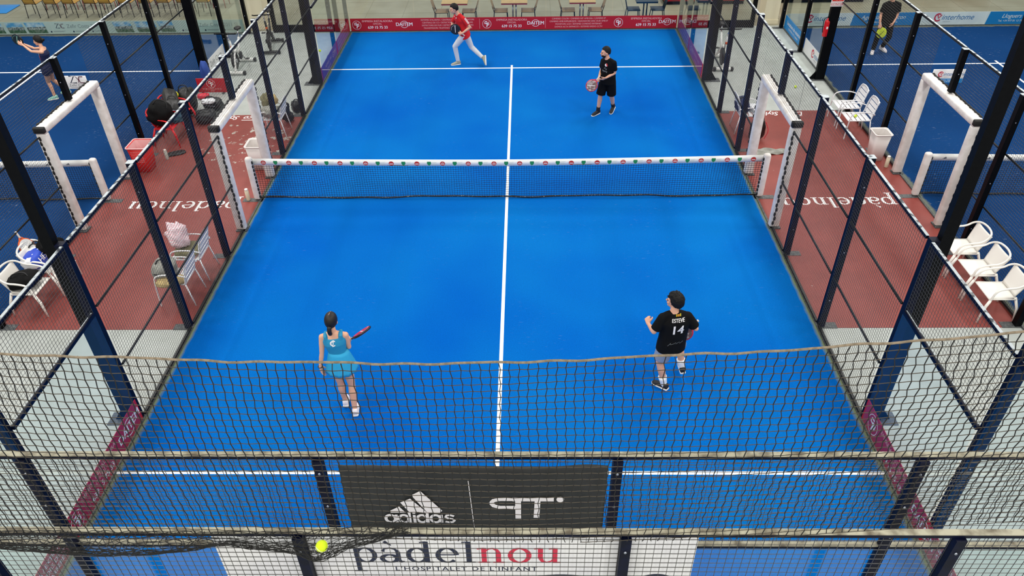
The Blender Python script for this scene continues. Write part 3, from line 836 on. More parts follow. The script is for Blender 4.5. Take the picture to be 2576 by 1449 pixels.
endwall(-10.0, .012, 'near end wall of bright court', [-5, -3, -1, 1, 3, 5], [(4.0, 'at its top'), (3.0, 'just above the glass')], pn=['', 'second from left corner', 'left of the black banner', 'right of the black banner', 'nearest the right corner', ''])
endwall(-10.59, .012, 'closest fence below hanging net', [-5, -2.99, -.99, .99, 2.97, 5], [(4.0, 'at its top'), (3.0, 'below the white banner top')], glass=False, pn=['', 'leftmost of its posts', 'left of the blue serif lettering', 'right of the red serif lettering', 'rightmost of its posts', ''])

# black sports banner tied to the mesh
def X_(u): return (u-1184)/360-.035
def Z_(v): return 3.668-(v-1222)*.00453-3.5
def folds(u, v): return (-.9+1.8*u, .43-.86*v-.012*math.sin(u*3.1)*(1-v), .012*math.sin(u*26+v*4)*max(0, u-.66)*2.2+.004*math.sin(u*11+v*3))
bn = MB().grid(folds, 60, 12, .003).build('sports_banner', 'banner_black'); bn.matrix_world = frame_from((1, 0, 0), (0, 0, 1), (.035, -10.035, 3.5))
tag(bn, 'black cloth banner with white triangle and letter logos tied to the near end mesh', 'banner')
ink = Ink(.009)
def P6(pts): return [(X_(640+a/3.958), Z_(1083+b_/3.958)) for a, b_ in pts]
for poly in ([(1345,742),(1440,702),(1497,762),(1345,762)], [(1458,662),(1562,624),(1712,762),(1538,762)], [(1578,592),(1672,550),(1868,742),(1842,762),(1716,762)]): ink.poly(P6(poly), 'ink_white')
ax = 1335
def AR(cx, cy=822, rx=48, ry=36, w_=.022, a0=0, a1=6.2832):
    n = 22; ink.stroke(P6([(cx+rx*math.cos(a0+(a1-a0)*i/n), cy-ry*math.sin(a0+(a1-a0)*i/n)) for i in range(n+1)]), w_, 'ink_white')
AR(1335); ink.stroke(P6([(1396, 782), (1396, 862)]), .02, 'ink_white')
AR(1470); ink.stroke(P6([(1530, 755), (1530, 862)]), .02, 'ink_white')
ink.stroke(P6([(1578, 785), (1578, 862)]), .02, 'ink_white'); ink.stroke(P6([(1578, 758), (1578, 772)]), .02, 'ink_white')
AR(1655); ink.stroke(P6([(1712, 755), (1712, 862)]), .02, 'ink_white')
AR(1792); ink.stroke(P6([(1852, 782), (1852, 862)]), .02, 'ink_white')
ink.stroke(P6([(1980, 798), (1945, 788), (1905, 790), (1893, 806), (1920, 820), (1960, 826), (1982, 842), (1960, 858), (1920, 858), (1888, 852)]), .02, 'ink_white')
ink.stroke(P6([(2150, 455), (2178, 942)]), .005, 'ink_white')
def S(pts, w_): ink.stroke([(X_(a), Z_(b_)) for a, b_ in pts], w_, 'ink_white')
S([(1312, 1242), (1258, 1242), (1243, 1245), (1236, 1251), (1243, 1258), (1258, 1262), (1300, 1262)], .036)
S([(1306, 1262), (1306, 1242)], .03); S([(1304, 1242), (1304, 1290)], .04)
S([(1290, 1242), (1393, 1242)], .042); S([(1353, 1242), (1350, 1288)], .04)
ink.disc(X_(1409), Z_(1242), .026, .03, 'ink_white')
ink.done(bn)

# white club banner behind the closest mesh
b = board('club_banner', 2.99, 1.12, .004, 'banner_white', (-.055, -10.566, 3.40), (1, 0, 0), (0, 0, 1), 'large white banner with serif lettering in navy and red behind the closest mesh', 'banner')
ink = Ink(.003)
# letter height read off the photograph: x height about 0.14 m, word 1.33 m wide
cxl = -.047+.055
serif_word(ink, 'padelnou', cxl, 3.634-3.40, .158, ['ink_navy']*5+['ink_red']*3)
ink.text("L'HOSPITALET DE L'INFANT", .061, 3.563-3.40, .062, 'ink_navy', bold=.02, sx=1.0, spacing=1.2)
ink.ring(.67, 3.20-3.40, .36, .24, .13, 'ink_navy', .5, 2.64); ink.ring(1.28, 3.2-3.40, .15, .25, .13, 'ink_navy', .5, 2.64)
ink.done(b)

# ================================================================== THE HANGING BLACK NET closest to the camera
NY = -10.622
RP = [(-3.4, 5.53), (-2.17, 5.454), (-.93, 5.398), (-.08, 5.383), (.33, 5.39), (1.68, 5.47), (2.7, 5.574), (4.4, 5.78)]
def rope_z(x):
    for (a, za), (c, zc_) in zip(RP[:-1], RP[1:]):
        if x <= c: return za+(zc_-za)*(x-a)/(c-a)
    return RP[-1][1]
hn = empty('hanging_ball_net', (.4, NY, 4.0), 0, 'black knotted ball net hanging from a tan rope, closest thing to the camera', 'net')
def HR(p): return (p[0]-.4, p[1]-NY, p[2]-4.0)
rp = []
for i in range(157):
    x = -3.4+i*.05; rp.append(HR((x, NY+.003*math.sin(i*.9), rope_z(x)+.018+.0025*math.sin(i*1.3)+.004*math.sin(i*.37))))
MB().tube(rp, .0066, 8).build('top_rope', 'rope_tan', hn)
c = .0475; nx = 160; X0 = -3.35
def knot(i, j):
    x = X0+i*c; zt = rope_z(x)+.018; z = zt-j*.0485
    k = (i+j) % 2
    sway = .02*math.sin(x*1.1+1)*(j/29)+.006*math.sin(x*5+j*.35)
    dy = .02*math.sin(x*1.6+j*.13)
    dz = .010*math.sin(x*2.3+j*.2)*(j/29)
    hx = .003+.002*max(0, min(1, (x+.5)/2.5))
    return V(HR((x+sway+(hx if k else -hx), NY+(dy-.015)*min(1, j/6), max(z+dz+(.002 if k else -.002), 3.985))))
K = [[knot(i, j) for j in range(32)] for i in range(nx)]
vm = MB(); hm = MB()
for i in range(nx):
    pts = []
    for j in range(32):
        if K[i][j].z <= -.0149 and len(pts) > 1: pts.append(K[i][j]); break
        pts.append(K[i][j])
    vm.tube(pts, .0027, 4, cap=False, sm=False)
for j in range(1, 32):
    run = []
    for i in range(nx):
        if K[i][j].z > -.0149: run.append(K[i][j]+V((0, 0, 0)))
        else:
            if len(run) > 2: hm.tube(run, .0021, 4, cap=False, sm=False)
            run = []
    if len(run) > 2: hm.tube(run, .0021, 4, cap=False, sm=False)
vm.build('upright_cords', 'cord_dark', hn); hm.build('cross_cords', 'cord_brown', hn)
# slack of the net gathered in a pocket under the rail, the ball caught in it
PK = [(-3.5, 4.0), (-2.73, 4.0), (-2.38, 3.965), (-2.155, 3.93), (-1.85, 3.922), (-1.6, 3.95), (-1.44, 4.005), (-1.377, 4.03), (-1.213, 4.0), (-.98, 3.995), (-.86, 3.975), (-.77, 3.995), (-.6, 4.06), (-.46, 4.115), (-.33, 4.19), (-.1, 4.2)]
def pk(x):
    for (a, za), (c_, zc_) in zip(PK[:-1], PK[1:]):
        if x <= c_: return za+(zc_-za)*(x-a)/(c_-a)
    return PK[-1][1]
pm = MB()
def pkt(x, t, ph=0):
    zb = pk(x)-.03; ztop = 4.06 if x < -.9 else 4.06+.16*(x+.9)/.8
    a = t*math.pi; wdt = .045+.05*abs(math.sin(x*2.1))+(.055*math.exp(-((x+.82)/.12)**2))
    return V(HR((x+.015*math.sin(x*31+t*9+ph), NY-.02-wdt*math.sin(a)-.02*t, ztop+(zb-ztop)*t+.008*math.sin(x*23+t*14+ph))))
nxp = 64
for i in range(nxp):
    x = -3.4+3.1*i/(nxp-1)
    pm.tube([pkt(x+.02*math.sin(j*1.7+i), j/9) for j in range(10)], .0023, 4, cap=False, sm=False)
for j in range(11):
    for ph in (0, 2.0):
        pm.tube([pkt(-3.4+3.1*i/130, min(1, max(0, j/10+.03*math.sin(i*.9+j+ph))), ph) for i in range(131)], .0021, 4, cap=False, sm=False)
pm.build('sagging_pocket', 'cord_dark', hn)
def tennis_ball(loc, label, r=.033):
    o = MB().ell((0, 0, 0), (r, r, r), 20, 12).build('padel_ball', 'ball_yellow', loc=loc)
    tag(o, label, 'ball', 'yellow padel balls')
    pts = []
    for i in range(40):
        a = i/40*2*math.pi; q = V((math.cos(a), math.sin(a), .45*math.sin(2*a))).normalized()*(r*.99); pts.append(q)
    MB().tube(pts, .0016, 5, closed=True).build('seam', 'band_white', o)
    return o
tennis_ball((-.802, -10.735, 4.055), 'yellow ball caught in the pocket of the hanging net', .036)
# ================================================================== CHAIRS
def arm_chair(m, label, loc, rz):
    """moulded plastic armchair with one continuous arm and back loop; front = local +Y"""
    e = empty('plastic_armchair', loc, rz, label, 'chair', 'moulded plastic armchairs')
    def seat(u, v):
        x = (u-.5)*(.46-.06*(1-v)); y = -.2+.42*v
        return (x, y, .435-.018*math.sin(v*math.pi)*math.cos((u-.5)*3)+(-.012 if v > .95 else 0))
    MB().grid(seat, 10, 10, .018).build('seat', m, e)
    def back(u, v):
        a = (u-.5)*1.5; hw = .2+.05*v
        return (hw*math.sin(a)*1.42, -.2-.11*v-.035*math.cos(a)+.04, .45+.33*v-.02*math.cos(a*2)*(v > .9))
    MB().grid(back, 12, 8, .014).build('backrest', m, e)
    loop = smoothpath([(-.27, .22, .42), (-.265, .18, .62), (-.27, .02, .665), (-.27, -.14, .675), (-.262, -.24, .76), (-.18, -.315, .805), (0, -.345, .815),
                       (.18, -.315, .805), (.262, -.24, .76), (.27, -.14, .675), (.27, .02, .665), (.265, .18, .62), (.27, .22, .42)], 2)
    MB().tube(loop, .017, 8).build('arm_loop', m, e)
    for s in (-1, 1):
        MB().tube([(s*.27, .22, .43), (s*.275, .26, .3), (s*.28, .29, 0)], [.023, .024, .015], 8).tube([(s*.275, .262, .3), (s*.276, .264, .285)], .027, 8).build('leg', m, e)
        MB().tube([(s*.2, -.2, .44), (s*.24, -.27, .25), (s*.25, -.3, 0)], [.022, .021, .015], 8).build('leg', m, e)
        MB().tube([(s*.22, .2, .42), (s*.225, -.2, .42)], .014, 6).build('side_rail', m, e)
    return e
arm_chair('plastic_white', 'white plastic armchair nearest the gate of the row of three on the right', (7.86, -2.42, .006), math.pi/2)
arm_chair('plastic_white', 'white plastic armchair in the middle of the row of three on the right', (7.86, -3.04, .006), math.pi/2)
arm_chair('plastic_white', 'white plastic armchair closest to the camera in the row on the right', (7.86, -3.66, .006), math.pi/2)
arm_chair('plastic_white', 'white plastic armchair on the left holding the black bag', (-7.82, -3.45, .006), -math.pi/2)
arm_chair('plastic_white', 'white plastic armchair on the left holding the blue and white racket bag', (-7.82, -2.83, .006), -math.pi/2)
arm_chair('plastic_red', 'red plastic armchair loaded with black bags beside the red basket', (-7.82, 2.62, .006), -math.pi/2)
arm_chair('plastic_red', 'red plastic armchair half buried under black bags, farther from the red basket', (-7.82, 3.3, .006), -math.pi/2)

def slat_chair(label, loc, rz):
    """white aluminium chair with flat slats; front = local +Y"""
    m = 'alu_white'
    e = empty('slatted_chair', loc, rz, label, 'chair', 'white slatted metal chairs')
    st = MB()
    for k in range(5): y = -.19+k*.1; st.rbox((-.22, y-.042, .43), (.22, y+.042, .438), .003, 1)
    st.build('seat', m, e)
    bk = MB()
    for k in range(4):
        z = .52+k*.1; y = -.25-.09*(z-.45)/.4
        bk.obox((0, y, z), V((1, 0, 0)), V((0, 1, 0)), V((0, -.22, .97)).normalized(), (.42, .008, .082))
    bk.build('backrest', m, e)
    MB().tube(smoothpath([(-.225, -.235, .43), (-.22, -.3, .78), (-.17, -.34, .88), (.17, -.34, .88), (.22, -.3, .78), (.225, -.235, .43)], 2), .0125, 8).build('back_frame', m, e)
    MB().tube([(-.225, .25, .432), (-.225, -.235, .43)], .012, 8).tube([(.225, .25, .432), (.225, -.235, .43)], .012, 8).tube([(-.225, .25, .43), (.225, .25, .43)], .012, 8).tube([(-.225, -.235, .43), (.225, -.235, .43)], .012, 8).build('seat_frame', m, e)
    for s in (-1, 1):
        MB().tube(smoothpath([(s*.265, .27, 0), (s*.26, .25, .5), (s*.26, .2, .635), (s*.26, -.1, .65), (s*.25, -.28, .6), (s*.23, -.29, .56)], 2), .0125, 8).build('armrest_leg', m, e)
        MB().tube([(s*.225, -.235, .43), (s*.25, -.31, 0)], .0125, 8).build('leg', m, e)
        MB().tube([(s*.225, .23, .43), (s*.262, .24, .42)], .01, 6).build('bracket', m, e)
    return e
slat_chair('white slatted metal chair on the right, nearer the far glass, nothing on it', (7.86, 3.42, .006), math.pi/2)
slat_chair('white slatted metal chair on the right with a yellow ball on its seat', (7.86, 2.76, .006), math.pi/2)
slat_chair('white slatted metal chair behind the left fence holding the grey and tan bags', (-5.47, -3.2, .006), math.pi/2)
slat_chair('white slatted metal chair behind the left fence under the pink striped towel', (-5.47, -2.5, .006), math.pi/2)
slat_chair('white slatted metal chair behind the left fence beyond the gate, piled with clothes', (-5.5, 3.05, .006), math.pi/2)
slat_chair('white slatted metal chair behind the right fence under the navy bag', (5.5, 3.05, .006), -math.pi/2)

# ================================================================== SOFT THINGS
def blob(name, m, c, d, rot=(0, 0, 0), pw=2.6, amp=.12, seed=0, lump=2.2, parent=None):
    """soft bag or cloth: rounded box with folds"""
    def fn(u):
        k = (abs(u.x)**pw+abs(u.y)**pw+abs(u.z)**pw)**(-1/pw)
        return k*(1+amp*noise.noise(V((u.x*lump+seed, u.y*lump, u.z*lump)))+amp*.35*noise.noise(V((u.x*7+seed, u.y*7, u.z*7))))
    o = MB().ell((0, 0, 0), (d[0]/2, d[1]/2, d[2]/2), 28, 18, fn).build(name, m, parent)
    o.location = c; o.rotation_euler = [math.radians(a) for a in rot]
    return o
def strap(par, pts, m='black_nylon', r=.012): MB().tube(smoothpath(pts, 2), r, 6).build('strap', m, par)
def bag(m, c, d, rot, label, seed=0, name='sports_bag', cat='bag', straps=True, zipm=None, pw=3.0, amp=.14):
    o = blob(name, m, c, d, rot, pw, amp, seed)
    tag(o, label, cat)
    if straps:
        strap(o, [(-d[0]*.3, -d[1]*.2, d[2]*.42), (-d[0]*.2, -d[1]*.1, d[2]*.7), (d[0]*.2, -d[1]*.1, d[2]*.7), (d[0]*.3, -d[1]*.2, d[2]*.42)])
    if zipm:
        MB().tube([(-d[0]*.3, -d[1]*.5, d[2]*.05), (0, -d[1]*.53, d[2]*.08), (d[0]*.3, -d[1]*.5, d[2]*.05)], .009, 6).build('zip', zipm, o)
    return o
# left aisle, close: racket bag, black jacket and black bag on the two armchairs
o = bag('white_bag', (-7.97, -2.84, .60), (.34, .62, .26), (0, -18, 5), 'blue and white racket bag with white letters lying on left armchair', 2, 'racket_bag', straps=False)
bb = MB().ell((0, 0, 0), (.178, .25, .138), 28, 14, lambda u: (abs(u.x)**3+abs(u.y)**3+abs(u.z)**3)**(-1/3)).build('blue_panel', 'blue_bag', o, loc=(.012, -.05, -.004))
ink = Ink(0); ink.text('HEAD', 0, 0, .15, 'ink_white', bold=.04)
for m_, q in ink.d.items():
    q.v = [(.185+.02*(1-abs(p[1])*6), p[0]*1.05-.03, p[1]+.0) for p in q.v]; q.build('lettering', m_, o)
strap(o, [(-.1, .18, .13), (.02, .22, .2), (.14, .16, .12)]); strap(o, [(-.1, .1, .14), (.02, .13, .2), (.15, .08, .12)])
blob('jacket', 'black_cloth', (-7.74, -2.68, .72), (.42, .4, .26), (8, 14, 20), 2.2, .35, 5); tag(bpy.data.objects['jacket'], 'black jacket thrown over the blue and white racket bag', 'jacket')
bag('black_cloth', (-7.86, -3.46, .57), (.5, .38, .24), (0, -8, 8), 'black bag on the white armchair nearest the left edge', 9)
# left aisle, chairs behind the fence
bag('grey_cloth', (-5.62, -3.2, .60), (.36, .42, .30), (0, 10, 5), 'grey bag on the slatted chair behind the left fence', 12, zipm='black_nylon')
bag('tan_cloth', (-5.46, -3.42, .50), (.46, .26, .11), (0, 6, 24), 'tan bag under the grey bag on slatted chair', 14, straps=False)
o = blob('towel', 'pink_stripes', (-5.62, -2.46, .76), (.34, .36, .46), (10, -12, 25), 2.0, .5, 21, 2.6); tag(o, 'pink and white striped towel heaped on slatted chair behind left fence', 'towel')
bag('olive_cloth', (-5.5, -2.5, .50), (.42, .44, .12), (0, 0, 10), 'olive bag under the pink striped towel', 31, straps=False)
# left aisle beyond the gate
bag('olive_cloth', (-5.62, 3.3, .72), (.3, .32, .34), (10, -10, 10), 'olive jacket on the heap of clothes behind left fence', 41, 'jacket', 'jacket', False, amp=.35, pw=2.2)
bag('tan_cloth', (-5.44, 3.12, .80), (.2, .24, .22), (0, 20, 30), 'tan cap and cloth on top of the heap behind left fence', 43, 'folded_clothes', 'clothes', False, amp=.3, pw=2.2)
bag('grey_cloth', (-5.5, 2.95, .60), (.42, .4, .24), (0, 0, 20), 'grey clothes at the bottom of the heap behind left fence', 45, 'folded_clothes', 'clothes', False, amp=.3, pw=2.2)
bag('black_nylon', (-5.38, 3.62, .30), (.2, .26, .42), (0, 6, 0), 'dark sack standing beside the heap of clothes behind left fence', 47, straps=False)
bag('black_nylon', (-5.36, 3.72, .12), (.24, .2, .22), (0, 0, 0), 'small black bag on floor at the post beyond left gate', 48)
bag('black_nylon', (-5.28, 4.22, .15), (.24, .26, .28), (0, 0, 30), 'black rucksack leaning at the second post beyond left gate', 49, 'rucksack')
bag('black_cloth', (-7.9, 2.62, .74), (.5, .58, .5), (0, 24, 6), 'large square black bag standing on the nearer red chair', 51)
o = bag('black_nylon', (-7.9, 3.3, .74), (.34, .92, .24), (10, 12, 28), 'long black racket bag with silver zip across the red chairs', 53, 'racket_bag', zipm='steel')
bag('teal_cloth', (-7.62, 2.84, .53), (.3, .4, .16), (0, 0, 20), 'dark teal clothes between the bags on the red chairs', 55, 'folded_clothes', 'clothes', False, amp=.3)
bag('yellow', (-8.03, 3.82, .62), (.14, .22, .16), (10, 30, 10), 'yellow pouch among the black bags by left dark court', 57, 'pouch', 'bag', False)
bag('black_nylon', (-7.95, 4.2, .34), (.42, .62, .60), (0, 0, 12), 'black rucksack beyond the red chairs, with yellow pouch', 59, 'rucksack')
bag('orange', (-7.56, 3.05, .5), (.1, .16, .12), (0, 20, 0), 'orange pouch hanging off the red chairs', 61, 'pouch', 'bag', False)
bag('black_nylon', (-7.36, 3.7, .15), (.5, .44, .28), (0, 0, 20), 'black bag on the floor in front of the red chairs', 63)
bag('black_nylon', (-7.42, 4.4, .16), (.5, .34, .30), (0, 0, -10), 'black and silver bag on grey floor before the red board', 65, zipm='steel')
bag('white_bag', (-7.4, 4.14, .34), (.3, .2, .10), (0, 0, 20), 'crumpled silver cloth on the bags before the red board', 66, 'folded_clothes', 'clothes', False, amp=.4)
bag('racket_red', (-7.92, 5.1, .07), (.3, .2, .12), (0, 0, 10), 'red and white shoe bag lying before the red board', 67, 'shoe_bag', 'bag', False)
bag('blue_cloth', (-8.0, 5.45+.32, .42), (.2, .3, .62), (0, 0, 0), 'dark blue coat standing behind the red board', 69, 'coat', 'coat', False, amp=.16, pw=3)
bag('black_nylon', (-7.52, 2.02, .03), (.42, .2, .05), (0, 0, 25), 'flat black racket sleeve on the red floor near red basket', 71, 'racket_sleeve', 'bag', False)
# right aisle
bag('navy_cloth', (5.34, 3.1, .60), (.3, .5, .28), (0, -10, 0), 'navy bag on the slatted chair behind right fence', 81)
bag('white_bag', (5.66, 3.12, .50), (.28, .36, .12), (0, 0, 10), 'crumpled white and navy clothes beside the navy bag', 83, 'folded_clothes', 'clothes', False, amp=.4)
o = bag('black_nylon', (5.6, 2.5, .27), (.34, .24, .52), (0, 0, 20), 'black backpack standing on the red floor behind right gate', 85, 'backpack')
strap(o, [(.12, -.1, .2), (.2, -.16, .0), (.14, -.12, -.2)], 'racket_red', .008)
def towel(u, v):
    x = (u-.5)*.74; y = (v-.5)*.26*(1.25-.5*abs(u-.45)*2)+.09*math.sin(u*4.2)
    return (x, y, .018+.014*math.sin(u*17+v*5)+.012*math.sin(v*13+u*7))
o = MB().grid(towel, 26, 14, .01).build('towel', 'grey_cloth'); o.location = (5.78, 1.84, .016); o.rotation_euler = (0, 0, .35); tag(o, 'grey towel lying crumpled on red floor behind the right net post', 'towel')

# ================================================================== BINS, BOARDS, SMALL THINGS
def bin_(name, m, mi, c, w0, d0, w1, d1, h, label, cat, holes=False):
    e = empty(name, c, 0, label, cat)
    def ring(w_, d_, z, r=.05):
        pts = []
        for cx, cy, a in ((w_/2-r, d_/2-r, 0), (-w_/2+r, d_/2-r, 1), (-w_/2+r, -d_/2+r, 2), (w_/2-r, -d_/2+r, 3)):
            for k in range(5): t = (a+k/4)*math.pi/2; pts.append(V((cx+r*math.cos(t), cy+r*math.sin(t), z)))
        return pts
    t = .012
    MB().loft([ring(w0, d0, .006), ring(w0+(w1-w0)*.5, d0+(d1-d0)*.5, h/2), ring(w1, d1, h), ring(w1-2*t, d1-2*t, h), ring(w0-2*t, d0-2*t, .02)]).build('body', m, e)
    MB().loft([ring(w1-2*t-.004, d1-2*t-.004, h-.01), ring(w0-2*t-.004, d0-2*t-.004, .024), ring(w0-2*t-.01, d0-2*t-.01, .03), ring(w1-2*t-.012, d1-2*t-.012, h-.01)], cap=False).build('inside', mi, e)
    rm = ring(w1+.02, d1+.02, h); MB().tube(rm, .013, 6, closed=True).build('rim', mi if holes else m, e)
    if holes:
        mb = MB()
        for i in range(11):
            for j in range(7):
                z = h*.45+j*.04; q = (z/h); yy = -(d0+(d1-d0)*q)/2-.001
                mb.cbox(((i-5)*.024, yy, z), (.009, .003, .014))
        mb.build('vent_holes', 'bin_inside', e)
    return e
bin_('waste_basket', 'bin_red', 'bin_inside', (-7.9, 1.34, .006), .3, .34, .4, .46, .6, 'red plastic basket with pale rim beside gate of left dark court', 'basket', True)
bin_('waste_bin', 'bin_white', 'bin_white', (7.95, 1.6, .006), .26, .28, .34, .36, .62, 'white plastic bin beside gate of right dark court', 'bin')
bin_('waste_bin', 'bin_white', 'bin_white', (-5.42, 1.42, .006), .3, .34, .36, .42, .56, 'white plastic bin behind the far post of the left gate', 'bin')
def cylinder(name, m, c, r, h, label, cat, capm=None):
    o = MB().loft([[V((q*math.cos(6.2832*k/16), q*math.sin(6.2832*k/16), z)) for k in range(16)] for q, z in ((r*.9, 0), (r, .006), (r, h*.9), (r*.8, h*.96), (r*.8, h))]).build(name, m, loc=c)
    tag(o, label, cat)
    if capm: MB().loft([[V((q*math.cos(6.2832*k/16), q*math.sin(6.2832*k/16), z)) for k in range(16)] for q, z in ((r*.86, h*.93), (r*.86, h+.012), (r*.7, h+.02))]).build('lid', capm, o)
cylinder('ball_can', 'pillar_cream', (-5.27, -.02, .012), .04, .24, 'clear ball can standing on the left net post foot', 'can', 'plastic_white')
cylinder('ball_can', 'pillar_cream', (8.06, 1.2, .006), .04, .24, 'clear ball can standing at gate of right dark court', 'can', 'plastic_white')
cylinder('water_bottle', 'banner_pale', (-7.62, 1.78, .006), .035, .22, 'pale water bottle on red floor near the red basket', 'bottle', 'plastic_white')
def fl_board(m, w_, h, loc, label, fn, rnd=False):
    o = MB().rbox((-w_/2, -.008, 0), (w_/2, .008, h), .007, 2).build('sign_board', m, loc=loc); tag(o, label, 'sign')
    ink = Ink(0); fn(ink)
    for m_, q in ink.d.items(): q.v = [(p[0], -.0095-p[2], p[1]) for p in q.v]; q.build('lettering', m_, o)
    return o
def f_red(ink):
    cp_logo(ink, 0, .24, .11); ink.text('VIDEOVIGILANCIA', 0, .095, .06, 'ink_pink', bold=.01); ink.text('24 H', 0, .045, .05, 'ink_pink', bold=.02)
o = fl_board('banner_red', .74, .38, (-7.78, 5.42, .03), 'red floor board with white ring logo in the left aisle', f_red)
MB().box((-.3, -.06, -.03), (-.25, .06, 0)).build('foot', 'plate_grey', o); MB().box((.25, -.06, -.03), (.3, .06, 0)).build('foot', 'plate_grey', o)
def f_zc(ink):
    zc(ink, .02, .19, .62); ink.text('Zefir Costa', .03, .08, .08, 'ink_grey', bold=.01); ink.rect(-.13, .03, .17, .036, 'ink_grey')
o = fl_board('banner_white', .46, .27, (-8.49, .93, 2.02), 'white rounded board with dark initials beside the gate of left dark court', f_zc)
MB().tube([(.2, .0, .1), (.24, .0, .1)], .012, 6).build('clamp', 'plate_grey', o)
def f_ih(ink):
    inter(ink, -.15, .175, .42); ink.rect(-.3, 0, .3, .085, 'banner_sky'); ink.text('Agència Turística · Lloguers Turístics', 0, .058, .032, 'ink_white', sx=.85); ink.text('Locations de vacances', 0, .024, .032, 'ink_white', sx=.85)
o = fl_board('banner_white', .62, .27, (8.56, .95, 1.98), 'white and blue rounded board beside the gate of right dark court', f_ih)
MB().tube([(-.32, .0, .1), (-.28, .0, .1)], .012, 6).build('clamp', 'plate_grey', o)
def f_ex(ink):
    ink.rect(-.14, .13, .14, .3, 'print_red'); ink.rect(-.05, .16, -.01, .27, 'ink_white', .0005); ink.rect(.02, .16, .1, .2, 'ink_white', .0005); ink.text('EXTINTOR', 0, .06, .062, 'print_red', bold=.03)
    for a in ((-.14, .025, .14, .03), (-.14, .1, .14, .105)): ink.rect(*a, 'print_red')
fl_board('banner_white', .31, .33, (8.08, 5.925, 1.9), 'small white and red EXTINTOR sign on black post of right dark court', f_ex)
e = empty('fire_extinguisher', (7.98, 6.0, 1.14), 0, 'red fire extinguisher hanging on black lamp post of right dark court', 'fire extinguisher')
def rings(prof, n=20): return [[V((r*math.cos(6.2832*k/n), r*math.sin(6.2832*k/n), z)) for k in range(n)] for r, z in prof]
MB().loft(rings([(.06, 0), (.066, .02), (.066, .36), (.055, .40), (.025, .43), (.022, .46)])).build('cylinder_body', 'ext_red', e)
MB().tube([(0, 0, .46), (0, 0, .5)], .018, 8).tube([(0, 0, .5), (.09, 0, .55)], .01, 6).tube([(0, 0, .49), (.09, 0, .49)], .008, 6).build('valve_handle', 'black_paint', e)
MB().tube(smoothpath([(-.02, 0, .48), (-.1, 0, .45), (-.09, 0, .2), (-.075, -.01, .1)], 2), .009, 6).build('hose', 'black_paint', e)
MB().box((-.02, -.070, .2), (.02, -.064, .26)).build('label_plate', 'extinguisher_label', e)
tennis_ball((-4.93, 5.9, .93), 'yellow ball in the air in front of the far left lamp post')
tennis_ball((7.33, 5.44, .033), 'yellow ball lying on the grey floor of the right aisle')
tennis_ball((7.82, 2.72, .474), 'yellow ball lying on the seat of a white slatted chair')

# ================================================================== EXERCISE BIKES
def bike(loc, rz, label, dark=False):
    e = empty('exercise_bike', loc, rz, label, 'exercise bike', 'indoor exercise bikes'); fm = 'bike_dark' if dark else 'bike_white'
    for y in (0, 1.0):
        o = MB().rbox((-.2, y-.045, .03), (.2, y+.045, .1), .02, 2).build('floor_bar', fm, e)
        MB().rbox((-.27, y-.05, .006), (-.2, y+.05, .11), .02, 2).build('end_cap', 'bike_dark', o); MB().rbox((.2, y-.05, .006), (.27, y+.05, .11), .02, 2).build('end_cap', 'bike_dark', o)
    MB().tube(smoothpath([(0, 0, .1), (0, .12, .45), (0, .3, .62), (0, .55, .38), (0, 1.0, .09)], 2), .036, 10).tube([(0, .52, .4), (0, .78, .78)], .03, 8).tube([(0, .2, .55), (0, .06, .92)], .03, 8).build('frame', fm, e)
    MB().tube([(0, .06, .9), (0, .0, 1.1)], .018, 8).build('handlebar_post', 'chrome', e)
    MB().tube(smoothpath([(-.06, -.16, 1.17), (-.06, .0, 1.13), (-.26, .02, 1.12), (-.27, -.14, 1.18)], 2), .016, 8).tube(smoothpath([(.06, -.16, 1.17), (.06, .0, 1.13), (.26, .02, 1.12), (.27, -.14, 1.18)], 2), .016, 8).tube([(-.07, 0, 1.13), (.07, 0, 1.13)], .016, 8).build('handlebars', 'black_paint', e)
    MB().tube([(0, .78, .76), (0, .82, .98)], .018, 8).build('seat_post', 'chrome', e)
    MB().ell((0, .84, 1.0), (.1, .15, .045), 16, 8, lambda u: 1-.35*max(0, -u.y)).build('saddle', 'black_nylon', e)
    fw = MB().tube([(-.05, .2, .33), (.0, .2, .33)], .23, 28).build('flywheel', 'bike_dark', e)
    MB().tube([(.012, .2, .33), (.03, .2, .33)], .06, 16).build('hub', 'chrome', fw)
    MB().tube([(.03, .52, .36), (.06, .52, .36)], .11, 20).build('chain_guard', 'bike_dark', e)
    for s in (-1, 1):
        MB().obox((s*.09, .52+s*.08, .36-s*.08), V((1, 0, 0)), V((0, s*.7, -s*.7)).normalized(), V((0, .7, .7)).normalized(), (.02, .2, .03)).build('crank', 'chrome', e)
        MB().rbox((s*.16-.05, .52+s*.155-.04, .36-s*.15-.012), (s*.16+.05, .52+s*.155+.04, .36-s*.15+.012), .008, 1).build('pedal', 'black_nylon', e)
    MB().tube([(0, .12, .7), (0, .1, .76)], .03, 10).build('resistance_knob', 'orange', e)
    return e
bike((-7.55, 6.66, 0), 0, 'white exercise bike in the left aisle, nearest the red board')
bike((-7.0, 8.2, 0), .15, 'dark exercise bike behind the white one in the left aisle', True)
bike((5.72, 6.62, 0), 0, 'white exercise bike in the right aisle behind the far lamp post')

